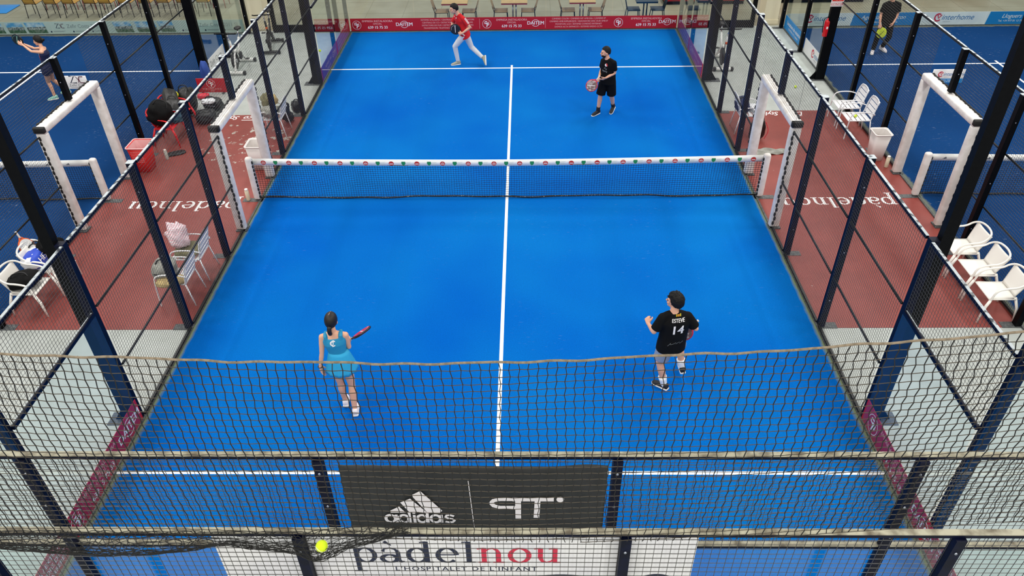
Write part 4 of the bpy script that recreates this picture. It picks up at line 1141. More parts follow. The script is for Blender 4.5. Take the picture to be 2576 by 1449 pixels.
# ================================================================== AISLE END GATES at y = 10
for s, x0, x1, nm in ((-1, -7.42, -5.35, 'left'), (1, 5.3, 7.35, 'right')):
    e = empty('aisle_gate', (0, 0, 0), 0, 'black framed gate closing the far end of the %s aisle' % nm, 'gate')
    MB().box((x0, 10.04, 0), (x0+.12, 10.12, 2.6)).build('gate_post', 'black_paint', e)
    MB().box((x1-.12, 10.04, 0), (x1, 10.12, 2.6)).build('gate_post', 'black_paint', e)
    MB().box((x0+.12, 10.05, .01), (x1-.12, 10.11, .22)).build('kick_board', 'black_paint', e)
    MB().box((x0+.12, 10.05, 2.5), (x1-.12, 10.11, 2.6)).build('top_bar', 'black_paint', e)
    MB().box((x0+.12, 10.075, .22), (x1-.12, 10.083, 2.5)).build('pane', 'glass', e)

# ================================================================== CAFE FURNITURE beyond the courts
def cafe_chair(mseat, mleg, label, loc, rz, group):
    e = empty('cafe_chair', loc, rz, label, 'chair', group)
    MB().rbox((-.2, -.19, .44), (.2, .21, .455), .006, 2).build('seat', mseat, e)
    MB().grid(lambda u, v: ((u-.5)*.38, -.21-.1*v-.02*math.cos((u-.5)*3), .47+.36*v), 8, 6, .012).build('backrest', mseat, e)
    for s in (-1, 1):
        MB().tube([(s*.18, .19, .44), (s*.2, .22, 0)], .012, 6).build('leg', mleg, e)
        MB().tube([(s*.18, -.26, .62), (s*.18, -.2, .44), (s*.2, -.24, 0)], .012, 6).build('leg', mleg, e)
    MB().tube([(-.18, .19, .435), (.18, .19, .435), (.18, -.2, .435), (-.18, -.2, .435)], .01, 6, closed=True).build('seat_frame', mleg, e)
    return e
def cafe_table(x, y, label, mtop, medge, mleg, w_=.8):
    e = empty('cafe_table', (x, y, 0), 0, label, 'table', 'square tables beyond the far glass')
    MB().box((-w_/2, -.35, .735), (w_/2, .35, .75)).build('table_top', mtop, e)
    MB().box((-w_/2+.004, -.346, .70), (w_/2-.004, .346, .735)).build('edge_band', medge, e)
    MB().tube([(-.05, 0, .02), (-.05, 0, .7)], .022, 8).tube([(.05, 0, .02), (.05, 0, .7)], .022, 8).build('pedestal', 'steel' if mleg == 'table_red' else mleg, e)
    MB().rbox((-.26, -.03, 0), (.26, .03, .04), .01, 1).rbox((-.03, -.26, 0), (.03, .26, .04), .01, 1).build('foot_cross', mleg, e)
TN = ['left', 'middle', 'right']
for i, x in enumerate((-1.79, .04, 2.12)):
    cafe_table(x, 10.62, 'wooden table with red edge beyond far glass, %s of three' % TN[i], 'wood_top', 'table_red', 'table_red')
    for s, sd in ((-1, 'left'), (1, 'right')):
        cafe_chair('wood_seat', 'black_paint', 'wooden chair on the %s side of the %s wooden table' % (sd, TN[i]), (x+s*.42, 10.56, 0), -s*-math.pi/2, 'wooden chairs at the three tables')
cafe_table(4.08, 10.6, 'dark navy table beyond far glass, right of the wooden tables', 'navy_metal', 'navy_metal', 'navy_metal', .66)
def spindle_chair(label, loc, rz):
    e = empty('spindle_chair', loc, rz, label, 'chair', 'navy chairs at the navy table'); m = 'navy_metal'
    MB().rbox((-.2, -.19, .43), (.2, .21, .46), .01, 2).build('seat', m, e)
    for s in (-1, 1):
        MB().tube([(s*.17, .17, .44), (s*.21, .22, 0)], .014, 6).build('leg', m, e)
        MB().tube([(s*.17, -.17, .44), (s*.21, -.23, 0)], .014, 6).build('leg', m, e)
    for k in range(6): MB().tube([(-.16+k*.064, -.18, .45), (-.175+k*.07, -.27, .84)], .009, 6).build('spindle', m, e)
    MB().tube([(-.2, -.265, .84), (0, -.29, .86), (.2, -.265, .84)], .018, 8).build('top_rail', m, e)
spindle_chair('navy spindle chair on the left of the navy table', (3.7, 10.58, 0), -math.pi/2)
spindle_chair('navy spindle chair on the right of the navy table', (4.46, 10.58, 0), math.pi/2)
RW = ['leftmost', 'second', 'third', 'fourth', 'fifth', 'sixth', 'seventh', 'eighth', 'ninth', 'tenth']
for i, x in enumerate((-15.77, -15.1, -14.5, -13.8, -13.3, -12.65, -12.0, -11.4, -10.75, -10.1)):
    c = cafe_chair('wood_gold', 'black_paint', '%s golden wooden chair%s in row beyond the left dark court' % (RW[i], '' if i == 0 else ' from left'), (x, 11.92, 0), 0, 'golden wooden chairs in a row')
    cafe_chair('wood_gold', 'table_red', '%s red legged chair%s behind the golden chairs' % (RW[i], '' if i == 0 else ' from left'), (x+.2, 12.75, 0), math.pi, 'red legged chairs behind the golden chairs')
def bench(x0, x1, y, label):
    e = empty('padded_bench', (0, 0, 0), 0, label, 'bench', 'dark red benches')
    MB().box((x0+.03, y+.03, 0), (x1-.03, y+.6, .1)).build('plinth', 'black_paint', e)
    MB().rbox((x0, y, .1), (x1, y+.62, .45), .03, 2).build('seat', 'bench_red', e)
    MB().rbox((x0, y+.5, .45), (x1, y+.64, .9), .03, 2).build('backrest', 'bench_red', e)
bench(4.95, 7.6, 12.35, 'dark red bench behind the navy table')
bench(8.7, 11.55, 12.42, 'dark red bench left of the man in black')
bench(13.0, 15.8, 12.75, 'dark red bench beyond far glass at right edge')
o = MB().rbox((-17.9, 12.2, 0), (-17.0, 13.1, .03), .01, 1).build('exercise_mat', 'mat_blue'); tag(o, 'bright blue mat on the floor at the top left corner', 'mat')
# ================================================================== PEOPLE
def nrm(v): return v.normalized()
def cap(mb, a, b, ra, rb, n=14, ends=(True, True)):
    """tapered limb segment with round ends"""
    a = V(a); b = V(b); t = (b-a); L_ = t.length; t.normalize(); q = t.orthogonal().normalized(); w_ = t.cross(q)
    prof = []
    if ends[0]: prof += [(-ra*math.cos(x), ra*math.sin(x)) for x in (.25, .7, 1.15)]
    prof += [(0, ra), (L_*.33, ra+(rb-ra)*.33), (L_*.66, ra+(rb-ra)*.66), (L_, rb)]
    if ends[1]: prof += [(L_+rb*math.cos(x), rb*math.sin(x)) for x in (1.15, .7, .25)]
    mb.loft([[a+t*s_+(q*math.cos(6.2832*k/n)+w_*math.sin(6.2832*k/n))*r for k in range(n)] for s_, r in prof])
def limb(mb, pts, rs, n=14, ends=(True, True)):
    for i in range(len(pts)-1): cap(mb, pts[i], pts[i+1], rs[i], rs[i+1], n, (ends[0] if i == 0 else True, ends[1] if i == len(pts)-2 else True))
def musc(mb, a, b, ra, rm, rb, tm=.35, off=V((0, 0, 0)), **k):
    a = V(a); b = V(b); m = a+(b-a)*tm+off; limb(mb, [a, m, b], [ra, rm, rb], **k)
def ering(c, x, y, rx, ry, n=24, p=2.0, mod=None):
    out = []
    for k in range(n):
        a = 6.2832*k/n; ca, sa = math.cos(a), math.sin(a)
        g = (abs(ca)**p+abs(sa)**p)**(-1/p)*(mod(a) if mod else 1)
        out.append(V(c)+x*rx*g*ca+y*ry*g*sa)
    return out
def hand(mb, w_, d, s, n_, curl, sc=1.0, spread=.0):
    """w_ wrist, d finger direction, s towards the thumb, n_ palm normal (fingers curl towards it)"""
    d = nrm(d); s = nrm(s-d*s.dot(d)); n_ = nrm(d.cross(s)*(1 if d.cross(s).dot(n_) > 0 else -1))
    k0 = [w_+d*.085*sc+s*.03*sc, w_+d*.09*sc+s*.01*sc, w_+d*.086*sc-s*.01*sc, w_+d*.078*sc-s*.029*sc]
    for i, k in enumerate(k0): cap(mb, w_+s*(.014-.009*i)*sc, k, .017*sc, .013*sc, 10)
    ln = [.074, .082, .076, .06]
    for i, k in enumerate(k0):
        p_ = k; dd = nrm(d+s*(.16-.11*i)*(1+spread)); a = 0; r = .0098*sc
        pts = [p_]
        for f in (.45, .3, .25):
            a += curl*(.75+.08*i); q = dd*math.cos(a)+n_*math.sin(a); p_ = p_+q*ln[i]*f*sc; pts.append(p_)
        limb(mb, pts, [r, r*.94, r*.86, r*.76], 8)
    t0 = w_+d*.03*sc+s*.022*sc; t1 = t0+nrm(d*.6+s*.8+n_*.25)*.042*sc; t2 = t1+nrm(d*.85+s*.35+n_*(.3+.5*curl))*.032*sc; t3 = t2+nrm(d*.85+s*(.1-.3*curl)+n_*(.3+.6*curl))*.024*sc
    limb(mb, [t0, t1, t2, t3], [.017*sc, .0125*sc, .011*sc, .009*sc], 8)
def shoe(par, ankle, toe, knee, mu, ms, ml=None, L_=.27, name='shoe'):
    ankle = V(ankle); toe = V(toe); knee = V(knee)
    d0 = toe-ankle; Ld = d0.length; d0.normalize(); sh = nrm(knee-ankle); n0 = nrm(sh-d0*sh.dot(d0))
    ph = math.asin(min(.9, .06/Ld)); d = d0*math.cos(ph)+n0*math.sin(ph); u = n0*math.cos(ph)-d0*math.sin(ph); x = d.cross(u)
    heel = ankle-u*.082-d*.065
    W = [(0, .026, .06, .04), (.03, .038, .098, .0), (.25, .042, .100, 0), (.42, .041, .084, 0), (.62, .045, .062, 0), (.82, .043, .046, 0), (.95, .03, .035, 0), (1.0, .012, .018, 0)]
    def R(t, w_, h, lift): c = heel+d*(t*L_)+u*(.012+h/2); return ering(c, x, u, w_, h/2, 20, 2.5)
    o = MB().loft([R(*q) for q in W]).build(name, mu, par)
    MB().loft([ering(heel+d*(t*(L_+.008)-.004)+u*.012, x, u, w_+.003, .014, 20, 4) for t, w_, h, l in W]).build('sole', ms, o)
    if ml:
        mb = MB()
        for k in range(4): c = heel+d*L_*(.42+.08*k)+u*(.086-.008*k); mb.tube([c-x*.024, c+u*.004, c+x*.024], .0045, 6)
        mb.build('laces', ml, o)
    return heel, d, u
def head(mb, c, f, up, sc=1.0, beard=False):
    """sculpted head: cranium, brow, nose, lips, chin, ears"""
    f = nrm(f); up = nrm(up-f*up.dot(f)); s = f.cross(up)
    def P(x, y, z): return c+(s*x+f*y+up*z)*sc
    rot = Matrix((s, f, up)).transposed()
    def fn(u):
        g = 1.0
        if u.z < 0: g *= 1-.20*(-u.z)**1.5*(1 if u.y > -.2 else 1.35)
        if u.y > .4: g *= 1-.05*(u.y-.4)
        return g
    mb.ell(P(0, -.004, .012), (.075*sc, .096*sc, .108*sc), 28, 20, fn, rot)
    mb.ell(P(0, .03, -.05), (.054*sc, .058*sc, .058*sc), 20, 12, None, rot)      # jaw
    mb.ell(P(0, .075, -.088), (.022*sc, .018*sc, .018*sc), 12, 8, None, rot)     # chin
    mb.ell(P(0, .084, .012), (.05*sc, .014*sc, .012*sc), 14, 8, None, rot)       # brow ridge
    limb(mb, [P(0, .09, .005), P(0, .112, -.026), P(0, .094, -.034)], [.008*sc, .012*sc, .009*sc], 10)
    for k in (-1, 1):
        mb.ell(P(k*.011, .094, -.032), (.008*sc, .009*sc, .007*sc), 8, 6, None, rot)
        mb.ell(P(k*.04, .068, -.026), (.02*sc, .018*sc, .018*sc), 10, 8, None, rot)  # cheek
        mb.ell(P(k*.077, -.006, -.012), (.008*sc, .018*sc, .03*sc), 10, 8, None, rot) # ear
    mb.ell(P(0, .091, -.055), (.023*sc, .01*sc, .007*sc), 12, 6, None, rot); mb.ell(P(0, .089, -.065), (.019*sc, .01*sc, .007*sc), 12, 6, None, rot)
    P.sc = sc
    return P, rot
def hair(par, P, rot, sc, m, front=.35, low=-.25, puff=1.08, rough=.03, name='hair', side=.0):
    """shell over the skull; it sinks into the head below the hair line"""
    sc = P.sc
    def fn(u):
        line = low+(front-low)*min(1, max(0, (u.y-.05)/.62))**.9 if u.y > 0 else low-.38*min(1, -u.y*1.4)
        k = max(0, min(1, (u.z-line)/.10))
        return (.86+(puff-.86)*k)*(1+rough*noise.noise(V((u.x*9, u.y*9, u.z*9)))*k)
    return MB().ell(P(0, -.006, .014), (.079*sc, .101*sc, .112*sc), 40, 30, fn, rot).build(name, m, par)
def face(par, P, sc, brow='hair_dark'):
    e = MB(); b = MB(); l = MB(); sc = P.sc
    for k in (-1, 1):
        e.ell(P(k*.03, .0845, -.008), (.008*sc, .006*sc, .0045*sc), 10, 6)
        b.tube([P(k*.014, .097, .012), P(k*.032, .094, .018), P(k*.05, .078, .012)], .0028*sc, 6)
    e.build('eyes', 'eye_dark', par); b.build('eyebrows', brow, par)
    l.tube([P(-.018, .094, -.060), P(0, .102, -.060), P(.018, .094, -.060)], .004*sc, 6).build('lips', 'lips', par)

def torso_rings(J, k=1.0, gender='m'):
    """frames up the trunk from crotch to neck base; J has pelvis, chest, neck, hips and shoulders"""
    pel, che, nek = V(J['pelvis']), V(J['chest']), V(J['neck'])
    hr = nrm(V(J['rhip'])-V(J['lhip'])); sr = nrm(V(J['rsho'])-V(J['lsho']))
    up1 = nrm(che-pel); up2 = nrm(nek-che)
    out = []
    tab = [(-.36, .10, .085), (-.2, .155, .115), (.02, .168, .118), (.28, .150, .108), (.52, .138, .100), (.8, .155, .108), (1.0, .168, .112), (1.22, .172, .104), (1.42, .160, .088), (1.58, .115, .07), (1.7, .062, .055)] if gender == 'm' else \
          [(-.36, .09, .08), (-.2, .158, .108), (.02, .165, .11), (.28, .132, .095), (.52, .112, .085), (.8, .13, .095), (1.0, .145, .105), (1.22, .148, .092), (1.42, .135, .075), (1.58, .09, .058), (1.7, .05, .048)]
    L1 = (che-pel).length; L2 = (nek-che).length
    for t, a, b in tab:
        if t <= 1: c = pel+(che-pel)*t
        else: c = che+(nek-che)*((t-1)/.75)
        w_ = max(0, min(1, t)); r = nrm(hr*(1-w_)+sr*w_); u = nrm(up1*(1-w_)+up2*w_)
        r = nrm(r-u*r.dot(u)); fw = u.cross(r)
        out.append((t, c, r, fw, a*k, b*k))
    return out
def person(name, J, label, fdir, cfg):
    J = {a: V(b) for a, b in J.items()}
    org = V((J['pelvis'].x, J['pelvis'].y, 0))
    J = {a: b-org for a, b in J.items()}
    root = empty('person', org, 0, label, 'person')
    g = cfg.get('g', 'm'); k = cfg.get('k', 1.0); sk = cfg.get('skin', 'skin')
    T = torso_rings(J, k, g)
    fwd = nrm(T[6][3]); up = V((0, 0, 1))
    b = MB()
    b.loft([ering(c, r, f, a, d, 24, 2.3) for t, c, r, f, a, d in T])
    # neck and head
    hc = J['head']; hb = hc-nrm(V(fdir))*.012*k
    limb(b, [J['neck']-V((0, 0, .03)), J['neck']+(hb-J['neck'])*.4, hb-V((0, 0, .02))], [.06*k, .052*k, .055*k], 14) if g == 'm' else limb(b, [J['neck']-V((0, 0, .03)), J['neck']+(hb-J['neck'])*.4, hb-V((0, 0, .02))], [.05*k, .042*k, .046*k], 14)
    P, rot = head(b, hc, V(fdir), up, cfg.get('hs', 1.08))
    am = .92 if g == 'm' else .8; lm = cfg.get('lm', 1.0 if g == 'm' else .92)
    for s in ('l', 'r'):
        sh, el, wr = J[s+'sho'], J[s+'elb'], J[s+'wri']
        sh = sh-V((0, 0, .018)); limb(b, [T[7][1]+(sh-T[7][1])*.45, sh], [.060*k*am, .053*k*am], 14); limb(b, [J['neck']-V((0, 0, .035)), J['neck']*.45+sh*.55-V((0, 0, .005)), sh], [.050*k*am, .046*k*am, .05*k*am], 12)
        musc(b, sh, el, .054*k*am, .05*k*am, .038*k*am, .4); musc(b, el, wr, .038*k*am, .041*k*am, .026*k*am, .25)
        h = cfg[s+'hand']; hand(b, wr, V(h[0]), V(h[1]), V(h[2]), h[3], cfg.get('hsc', 1.0))
        hp, kn, an = J[s+'hip'], J[s+'kne'], J[s+'ank']
        back = nrm(T[2][3])*-.012
        musc(b, hp-V((0, 0, .02)), kn, .088*k*lm, .08*k*lm, .054*k*lm, .35); musc(b, kn, an, .053*k*lm, .056*k*lm, .034*k*min(1, lm+.1), .3, back)
        toe = J[s+'toe']; limb(b, [an, an+(toe-an)*.3-V((0, 0, .012))], [.031*k, .022*k], 10)
    body = b.build('body', sk, root); bake(body, .0062, 3)
    # hair, face
    cfg['hair'](body, P, rot)
    if cfg.get('face', True): face(body, P, 1.0)
    # shoes and socks
    for s in ('l', 'r'):
        hl, d, u = shoe(root, J[s+'ank'], J[s+'toe'], J[s+'kne'], cfg['shoe'], cfg['sole'], cfg.get('laces'), cfg.get('shoeL', .27))
        if cfg.get('sock'):
            a, kn = J[s+'ank'], J[s+'kne']; m = a+(kn-a)*cfg.get('sockh', .3)
            mb = MB(); cap(mb, a-(kn-a).normalized()*.02, m, .042*k, .061*k if cfg.get('sockh', .3) > .32 else .05*k if cfg.get('sockh', .3) > .25 else .044*k, 16, (True, False)); mb.build('sock', cfg['sock'], root)
    def sleeves(mb, frac, r0, r1):
        for s in ('l', 'r'):
            sh, el = J[s+'sho'], J[s+'elb']
            sh = sh-V((0, 0, .022)); limb(mb, [T[7][1]+(sh-T[7][1])*.4, sh], [.066*k, .058*k], 16)
            limb(mb, [J['neck']-V((0, 0, .045)), J['neck']*.45+sh*.55-V((0, 0, .004)), sh], [.056*k, .053*k, .057*k], 14)
            cap(mb, sh, sh+(el-sh)*frac, r0*k, r1*k, 18, (True, False))
    return root, body, J, T, P, rot, sleeves, k
def shirt(root, J, T, sleeves, k, m, hem=-.34, loose=1.14, frac=.72, name='shirt', low=None):
    mb = MB(); rr = []
    for t, c, r, f, a, d in T:
        if t < 0 or t > 1.72: continue
        if t > 1.65: a, d = a*1.1, d*1.08; c = c-(T[10][1]-T[9][1])*.05
        q = loose if t < 1.3 else 1+(loose-1)*.6
        if t < .9: a = max(a, T[6][4]*.97); d = max(d, T[6][5]*.98)
        def fold(x, t=t): return 1+.018*math.sin(x*5+t*7)+.014*math.sin(x*9-t*5)
        rr.append(ering(c, r, f, a*q, d*q, 32, 2.2, fold))
    t, c, r, f, a, d = T[2]; ch = J['pelvis']+(J['chest']-J['pelvis'])*hem
    rr.insert(0, ering(ch, r, f, a*loose*1.03, d*loose*1.04, 32, 2.2))
    mb.loft(rr); sleeves(mb, frac, .060*(loose/1.12), .066*(loose/1.12))
    o = mb.build(name, m, root); bake(o, .0085, 4); return o
def shorts(root, J, k, m, frac=.75, r0=.108, r1=.098, T=None, name='shorts', full=False, ra=.052):
    mb = MB()
    mb.loft([ering(c, r, f, a*1.04, d*1.05, 24, 2.2) for t, c, r, f, a, d in T if -.3 < t < .25])
    for s in ('l', 'r'):
        hp, kn, an = J[s+'hip'], J[s+'kne'], J[s+'ank']
        if full:
            limb(mb, [hp-V((0, 0, .01)), hp+(kn-hp)*.5, kn], [r0*k, .088*k, .07*k], 18); limb(mb, [kn, kn+(an-kn)*.5, kn+(an-kn)*.94], [.07*k, .062*k, ra*k], 18, (True, False))
        else: cap(mb, hp-V((0, 0, .01)), hp+(kn-hp)*frac, r0*k, r1*k, 20, (True, False))
    o = mb.build(name, m, root); bake(o, .0085, 5); return o

from mathutils.bvhtree import BVHTree
def project_ink(ink, host, org, ax, ay, dirn, rootloc, off=.004, flip=False, name='lettering'):
    """lays flat printing onto the cloth of a garment"""
    bv = BVHTree.FromPolygons([v.co for v in host.data.vertices], [tuple(p_.vertices) for p_ in host.data.polygons])
    for m_, q in ink.d.items():
        # split long faces so the print follows the cloth
        bm = bmesh.new()
        vs_ = [bm.verts.new(p_) for p_ in q.v]
        for f in q.f:
            try: bm.faces.new([vs_[i] for i in f])
            except ValueError: pass
        bmesh.ops.triangulate(bm, faces=bm.faces[:])
        for _ in range(3):
            es = [e_ for e_ in bm.edges if e_.calc_length() > .02]
            if not es: break
            bmesh.ops.subdivide_edges(bm, edges=es, cuts=1); bmesh.ops.triangulate(bm, faces=bm.faces[:])
        bm.verts.index_update(); mbx = MB(); pts = []
        for v in bm.verts:
            o_ = org+ax*v.co.x+ay*v.co.y-dirn*.5
            hit = bv.ray_cast(o_, dirn)
            pts.append((hit[0]-dirn*(off+v.co.z)) if hit[0] else o_+dirn*.5)
        mbx.add(pts, [[v.index for v in f.verts] for f in bm.faces]); bm.free()
        mbx.build(name, m_, host)
def racket(c, hd, n_, face_m, rim_m, label, grip_m='grip_white', deco='ink_white', sc=1.0):
    """padel racket: c head centre, hd direction from head to handle, n_ face normal"""
    hd = nrm(V(hd)); n_ = V(n_); n_ = nrm(n_-hd*n_.dot(hd)); y = -hd; x = y.cross(n_)
    e = empty('padel_racket', c, 0, label, 'racket', 'padel rackets held by the players')
    e.matrix_world = Matrix(((x.x, y.x, n_.x, c[0]), (x.y, y.y, n_.y, c[1]), (x.z, y.z, n_.z, c[2]), (0, 0, 0, 1)))
    e.scale = (sc, sc, sc)
    def oval(rx, ry, k=36): return [(rx*math.cos(6.2832*i/k), ry*math.sin(6.2832*i/k)*(1.0 if math.sin(6.2832*i/k) > 0 else 1.08)) for i in range(k)]
    f = MB().prism(oval(.12, .125), -.017, .017).build('hitting_face', face_m, e)
    MB().tube([(a, b, 0) for a, b in oval(.122, .128)], .016, 8, closed=True).build('rim', rim_m, e)
    h = MB()
    for i in range(-4, 5):
        for j in range(-4, 5):
            if i*i+j*j < 17: h.tube([(i*.022, j*.022, -.0176), (i*.022, j*.022, .0176)], .0045, 8)
    h.build('holes', 'lace_black', f)
    ink = Ink(.0181)
    ink.poly([(-.07, -.045), (-.062, -.055), (.085, .045), (.075, .058)], deco); ink.ring(0, 0, .1, .105, .004, deco, .3, 2.4)
    for m_, q in ink.d.items():
        q.v = q.v+[(p_[0], p_[1], -p_[2]) for p_ in q.v]; o = len(q.v)//2; q.f = q.f+[tuple(i+o for i in ff) for ff in q.f]; q.smooth = q.smooth*2
        q.build('print', m_, f)
    for s in (-1, 1): MB().tube([(s*.075, -.105, 0), (s*.035, -.145, 0), (s*.012, -.18, 0)], .013, 8).build('throat_arm', rim_m, e)
    g = MB().tube([(0, -.17, 0), (0, -.19, 0), (0, -.29, 0), (0, -.3, 0)], [.014, .0165, .0165, .019], 12).build('grip', grip_m, e)
    return e

# ---- A: man in red running along the far end
JA = dict(pelvis=(-1.277,7.219,.92), lhip=(-1.29,7.13,.87), rhip=(-1.26,7.31,.87), lkne=(-1.553,7.20,.54), lank=(-1.495,7.254,.09), ltoe=(-1.698,7.179,.03),
  rkne=(-1.115,7.395,.45), rank=(-.79,7.16,.22), rtoe=(-.72,7.02,.06), chest=(-1.36,7.165,1.26), neck=(-1.42,7.10,1.46), head=(-1.50,7.05,1.605),
  lsho=(-1.27,7.0,1.38), rsho=(-1.48,7.26,1.36), lelb=(-1.10,6.98,1.13), lwri=(-1.31,6.93,.99), relb=(-1.60,7.36,1.12), rwri=(-1.585,7.22,.98))
def hairA(b, P, rot): hair(b, P, rot, 1.0, 'hair_dark', .42, -.3, 1.06)
root, body, J, T, P, rot, sl, k = person('A', JA, 'man in red shirt and pale grey trousers running along the far end', (-1, -.22, -.22),
    dict(lm=.8, hair=hairA, shoe='shoe_beige', sole='sole_white', laces='shoe_black', lhand=((-.9, .25, -.15), (0, .3, 1), (0, 1, 0), .7), rhand=((.3, -.5, -.75), (0, .5, .5), (1, 0, 0), .8)))
sh = shirt(root, J, T, sl, k, 'tee_red'); shorts(root, J, k, 'pants_grey', T=T, full=True, r0=.098, name='trousers')
mb = MB()
d = (J['lelb']-J['lsho'])
for q in range(3):
    o_ = nrm(V((.55, -.75, .2)))*.073; w_ = nrm(d.cross(o_))*(q-1)*.018
    mb.obox(J['lsho']+d*.33+o_+w_, nrm(d), nrm(w_ if q != 1 else d.cross(o_)), nrm(o_), (.17, .008, .006))
mb.build('sleeve_stripes', 'ink_white', sh)
MB().ell(J['chest']+V((-.10, -.13, .1)), (.012, .01, .018), 10, 6).ell(J['chest']+V((-.15, -.09, .13)), (.01, .01, .01), 8, 6).build('chest_badge', 'ink_white', sh)
racket((-1.50, 7.02, 1.07), (.75, -.1, -.5), (-.45, -.85, .3), 'racket_black', 'racket_black', 'black and white racket held across the belly by the man in red')

# ---- B: bearded man in black walking
JB = dict(pelvis=(2.314,3.851,.95), rhip=(2.235,3.90,.90), lhip=(2.40,3.83,.90), rkne=(2.169,3.90,.50), rank=(2.135,3.947,.09), rtoe=(1.963,3.788,.03),
  lkne=(2.435,3.90,.49), lank=(2.51,4.06,.155), ltoe=(2.44,3.90,.035), chest=(2.305,3.83,1.29), neck=(2.27,3.80,1.46), head=(2.225,3.79,1.60),
  lsho=(2.42,3.70,1.40), rsho=(2.19,3.93,1.37), lelb=(2.455,3.74,1.125), lwri=(2.25,3.66,1.04), relb=(2.17,3.99,1.11), rwri=(2.10,3.78,1.02))
def hairB(b, P, rot):
    hair(b, P, rot, 1.0, 'hair_dark', .40, -.2, 1.045)
    q_ = P.sc
    def fn(u): kk = max(0, min(1, (.02-u.z)/.12))*max(0, min(1, (u.y+.45)/.2)); return .8+.25*kk
    MB().ell(P(0, .032, -.052), (.059*q_, .066*q_, .062*q_), 28, 20, fn, rot).build('beard', 'hair_dark', b)
root, body, J, T, P, rot, sl, k = person('B', JB, 'bearded man in black shirt and shorts walking with a round racket', (-1, -.2, .0),
    dict(hair=hairB, shoe='shoe_black', sole='sole_white', sock='sock_black', sockh=.28, lhand=((-.8, -.1, -.35), (-.3, -.4, .3), (0, .8, -.4), .5), rhand=((-.3, -.75, -.3), (-.6, .2, -.6), (.8, 0, -.5), .9)))
sh = shirt(root, J, T, sl, k, 'tee_black'); so = shorts(root, J, k, 'shorts_black', .9, .11, .112, T)
fB = V(T[6][3]); fB.z = 0; fB.normalize(); aB = V((0, 0, 1)).cross(fB)
ink = Ink(0); ink.disc(.03, .03, .03, .034, 'ink_white'); ink.poly([(.03, .035), (.075, .0), (.075, .04), (.05, .075), (.03, .07)], 'print_red', .0006)
ink.stroke([(-.02, -.06), (.01, -.03), (.02, -.07), (.05, -.05), (.03, -.09)], .014, 'ink_grey'); [ink.stroke([(-.07+q*.022, -.10-.006*q), (-.062+q*.022, -.135-.01*(q % 3)), (-.052+q*.022, -.112)], .009, 'ink_grey') for q in range(6)]
project_ink(ink, sh, J['chest'], aB, V((0, 0, 1)), -fB, None, name='chest_print')
MB().ell(J['lkne']+V((.02, -.105, .12)), (.012, .008, .022), 8, 6).build('shorts_logo', 'ink_white', so)
racket((1.93, 3.70, .835), (.6, .1, .72), (-.1, -.9, .45), 'racket_brown', 'racket_red', 'round brown patterned racket with red rim held by bearded man in black')

# ---- C: woman in blue dress, from behind
JC = dict(pelvis=(-2.135,-5.78,.93), rhip=(-2.06,-5.784,.88), lhip=(-2.215,-5.783,.88), rkne=(-2.047,-5.78,.47), rank=(-2.03,-5.903,.10), rtoe=(-2.055,-5.725,.03),
  lkne=(-2.203,-5.76,.48), lank=(-2.195,-5.74,.12), ltoe=(-2.226,-5.56,.035), chest=(-2.162,-5.763,1.25), neck=(-2.165,-5.765,1.43), head=(-2.172,-5.71,1.56),
  lsho=(-2.315,-5.78,1.36), rsho=(-2.012,-5.74,1.36), lelb=(-2.345,-5.838,1.10), lwri=(-2.395,-5.87,.88), relb=(-2.0,-5.72,1.11), rwri=(-2.06,-5.53,1.00))
def hairC(b, P, rot):
    h = hair(b, P, rot, .96, 'hair_sleek', .45, -.42, 1.06, .008)
    MB().tube([P(0, .03, .128), P(0, -.02, .131), P(0, -.055, .122)], .0022, 6).build('parting', 'skin', h)
    MB().ell(P(0, -.105, -.045), (.03, .03, .03), 14, 10).tube(smoothpath([P(0, -.112, -.04), P(0, -.125, -.075), P(0, -.115, -.115), P(0, -.1, -.135)], 2), .029, 10).build('ponytail', 'hair_sleek', h)
root, body, J, T, P, rot, sl, k = person('C', JC, 'woman in light blue tennis dress seen from behind, dark hair tied back', (.06, 1, -.12),
    dict(g='f', hair=hairC, hs=1.02, shoe='shoe_white', sole='sole_white', shoeL=.25, lhand=((.15, .05, -1), (0, 1, .1), (1, 0, 0), .25), rhand=((.1, .9, .1), (0, 0, 1), (-1, 0, 0), .9)))
mb = MB(); rr = []
for t, c, r, f, a, d in T:
    if t < -.1 or t > 1.45: continue
    q = 1.07
    rr.append(ering(c, r, f, a*q*(1 if t < 1.3 else .93), d*q*1.03, 30, 2.3))
mb.loft(rr)
for s in (-1, 1):
    for fy in (-1, 1):
        c7 = T[8]; top = c7[1]+c7[2]*s*.098+V((0, 0, .045)); mb.tube([c7[1]+c7[2]*s*.09+c7[3]*fy*.058-V((0, 0, .07)), c7[1]+c7[2]*s*.097+c7[3]*fy*.045+V((0, 0, .028)), top], .030, 10)
dr = mb.build('dress_top', 'dress_blue', root); bake(dr, .007, 4)
mb = MB(); rr = []
pel = J['pelvis']
for i in range(9):
    t = i/8; z = .17-.33*t; a = .126+.09*t**.8; d = .098+.085*t**.8
    rr.append(ering(pel+V((0, 0, z)), V((1, 0, 0)), V((0, 1, 0)), a, d, 64, 2.1, lambda x, t=t: 1+.07*t*max(0, math.sin(x*11))**2))
sk_ = MB().loft(rr).build('skirt', 'skirt_blue', root)
mb = Ink(0); mb.ring(0, 0, .028, .03, .011, 'ink_white', .6, 5.6); mb.ring(-.02, 0, .02, .022, .008, 'ink_white'); mb.stroke([(.006, .036), (-.01, -.04)], .009, 'ink_white')
project_ink(mb, dr, J['chest']+V((.008, 0, .05)), V((1, 0, 0)), V((0, 0, 1.2)), V((0, 1, 0)), None, name='back_emblem')
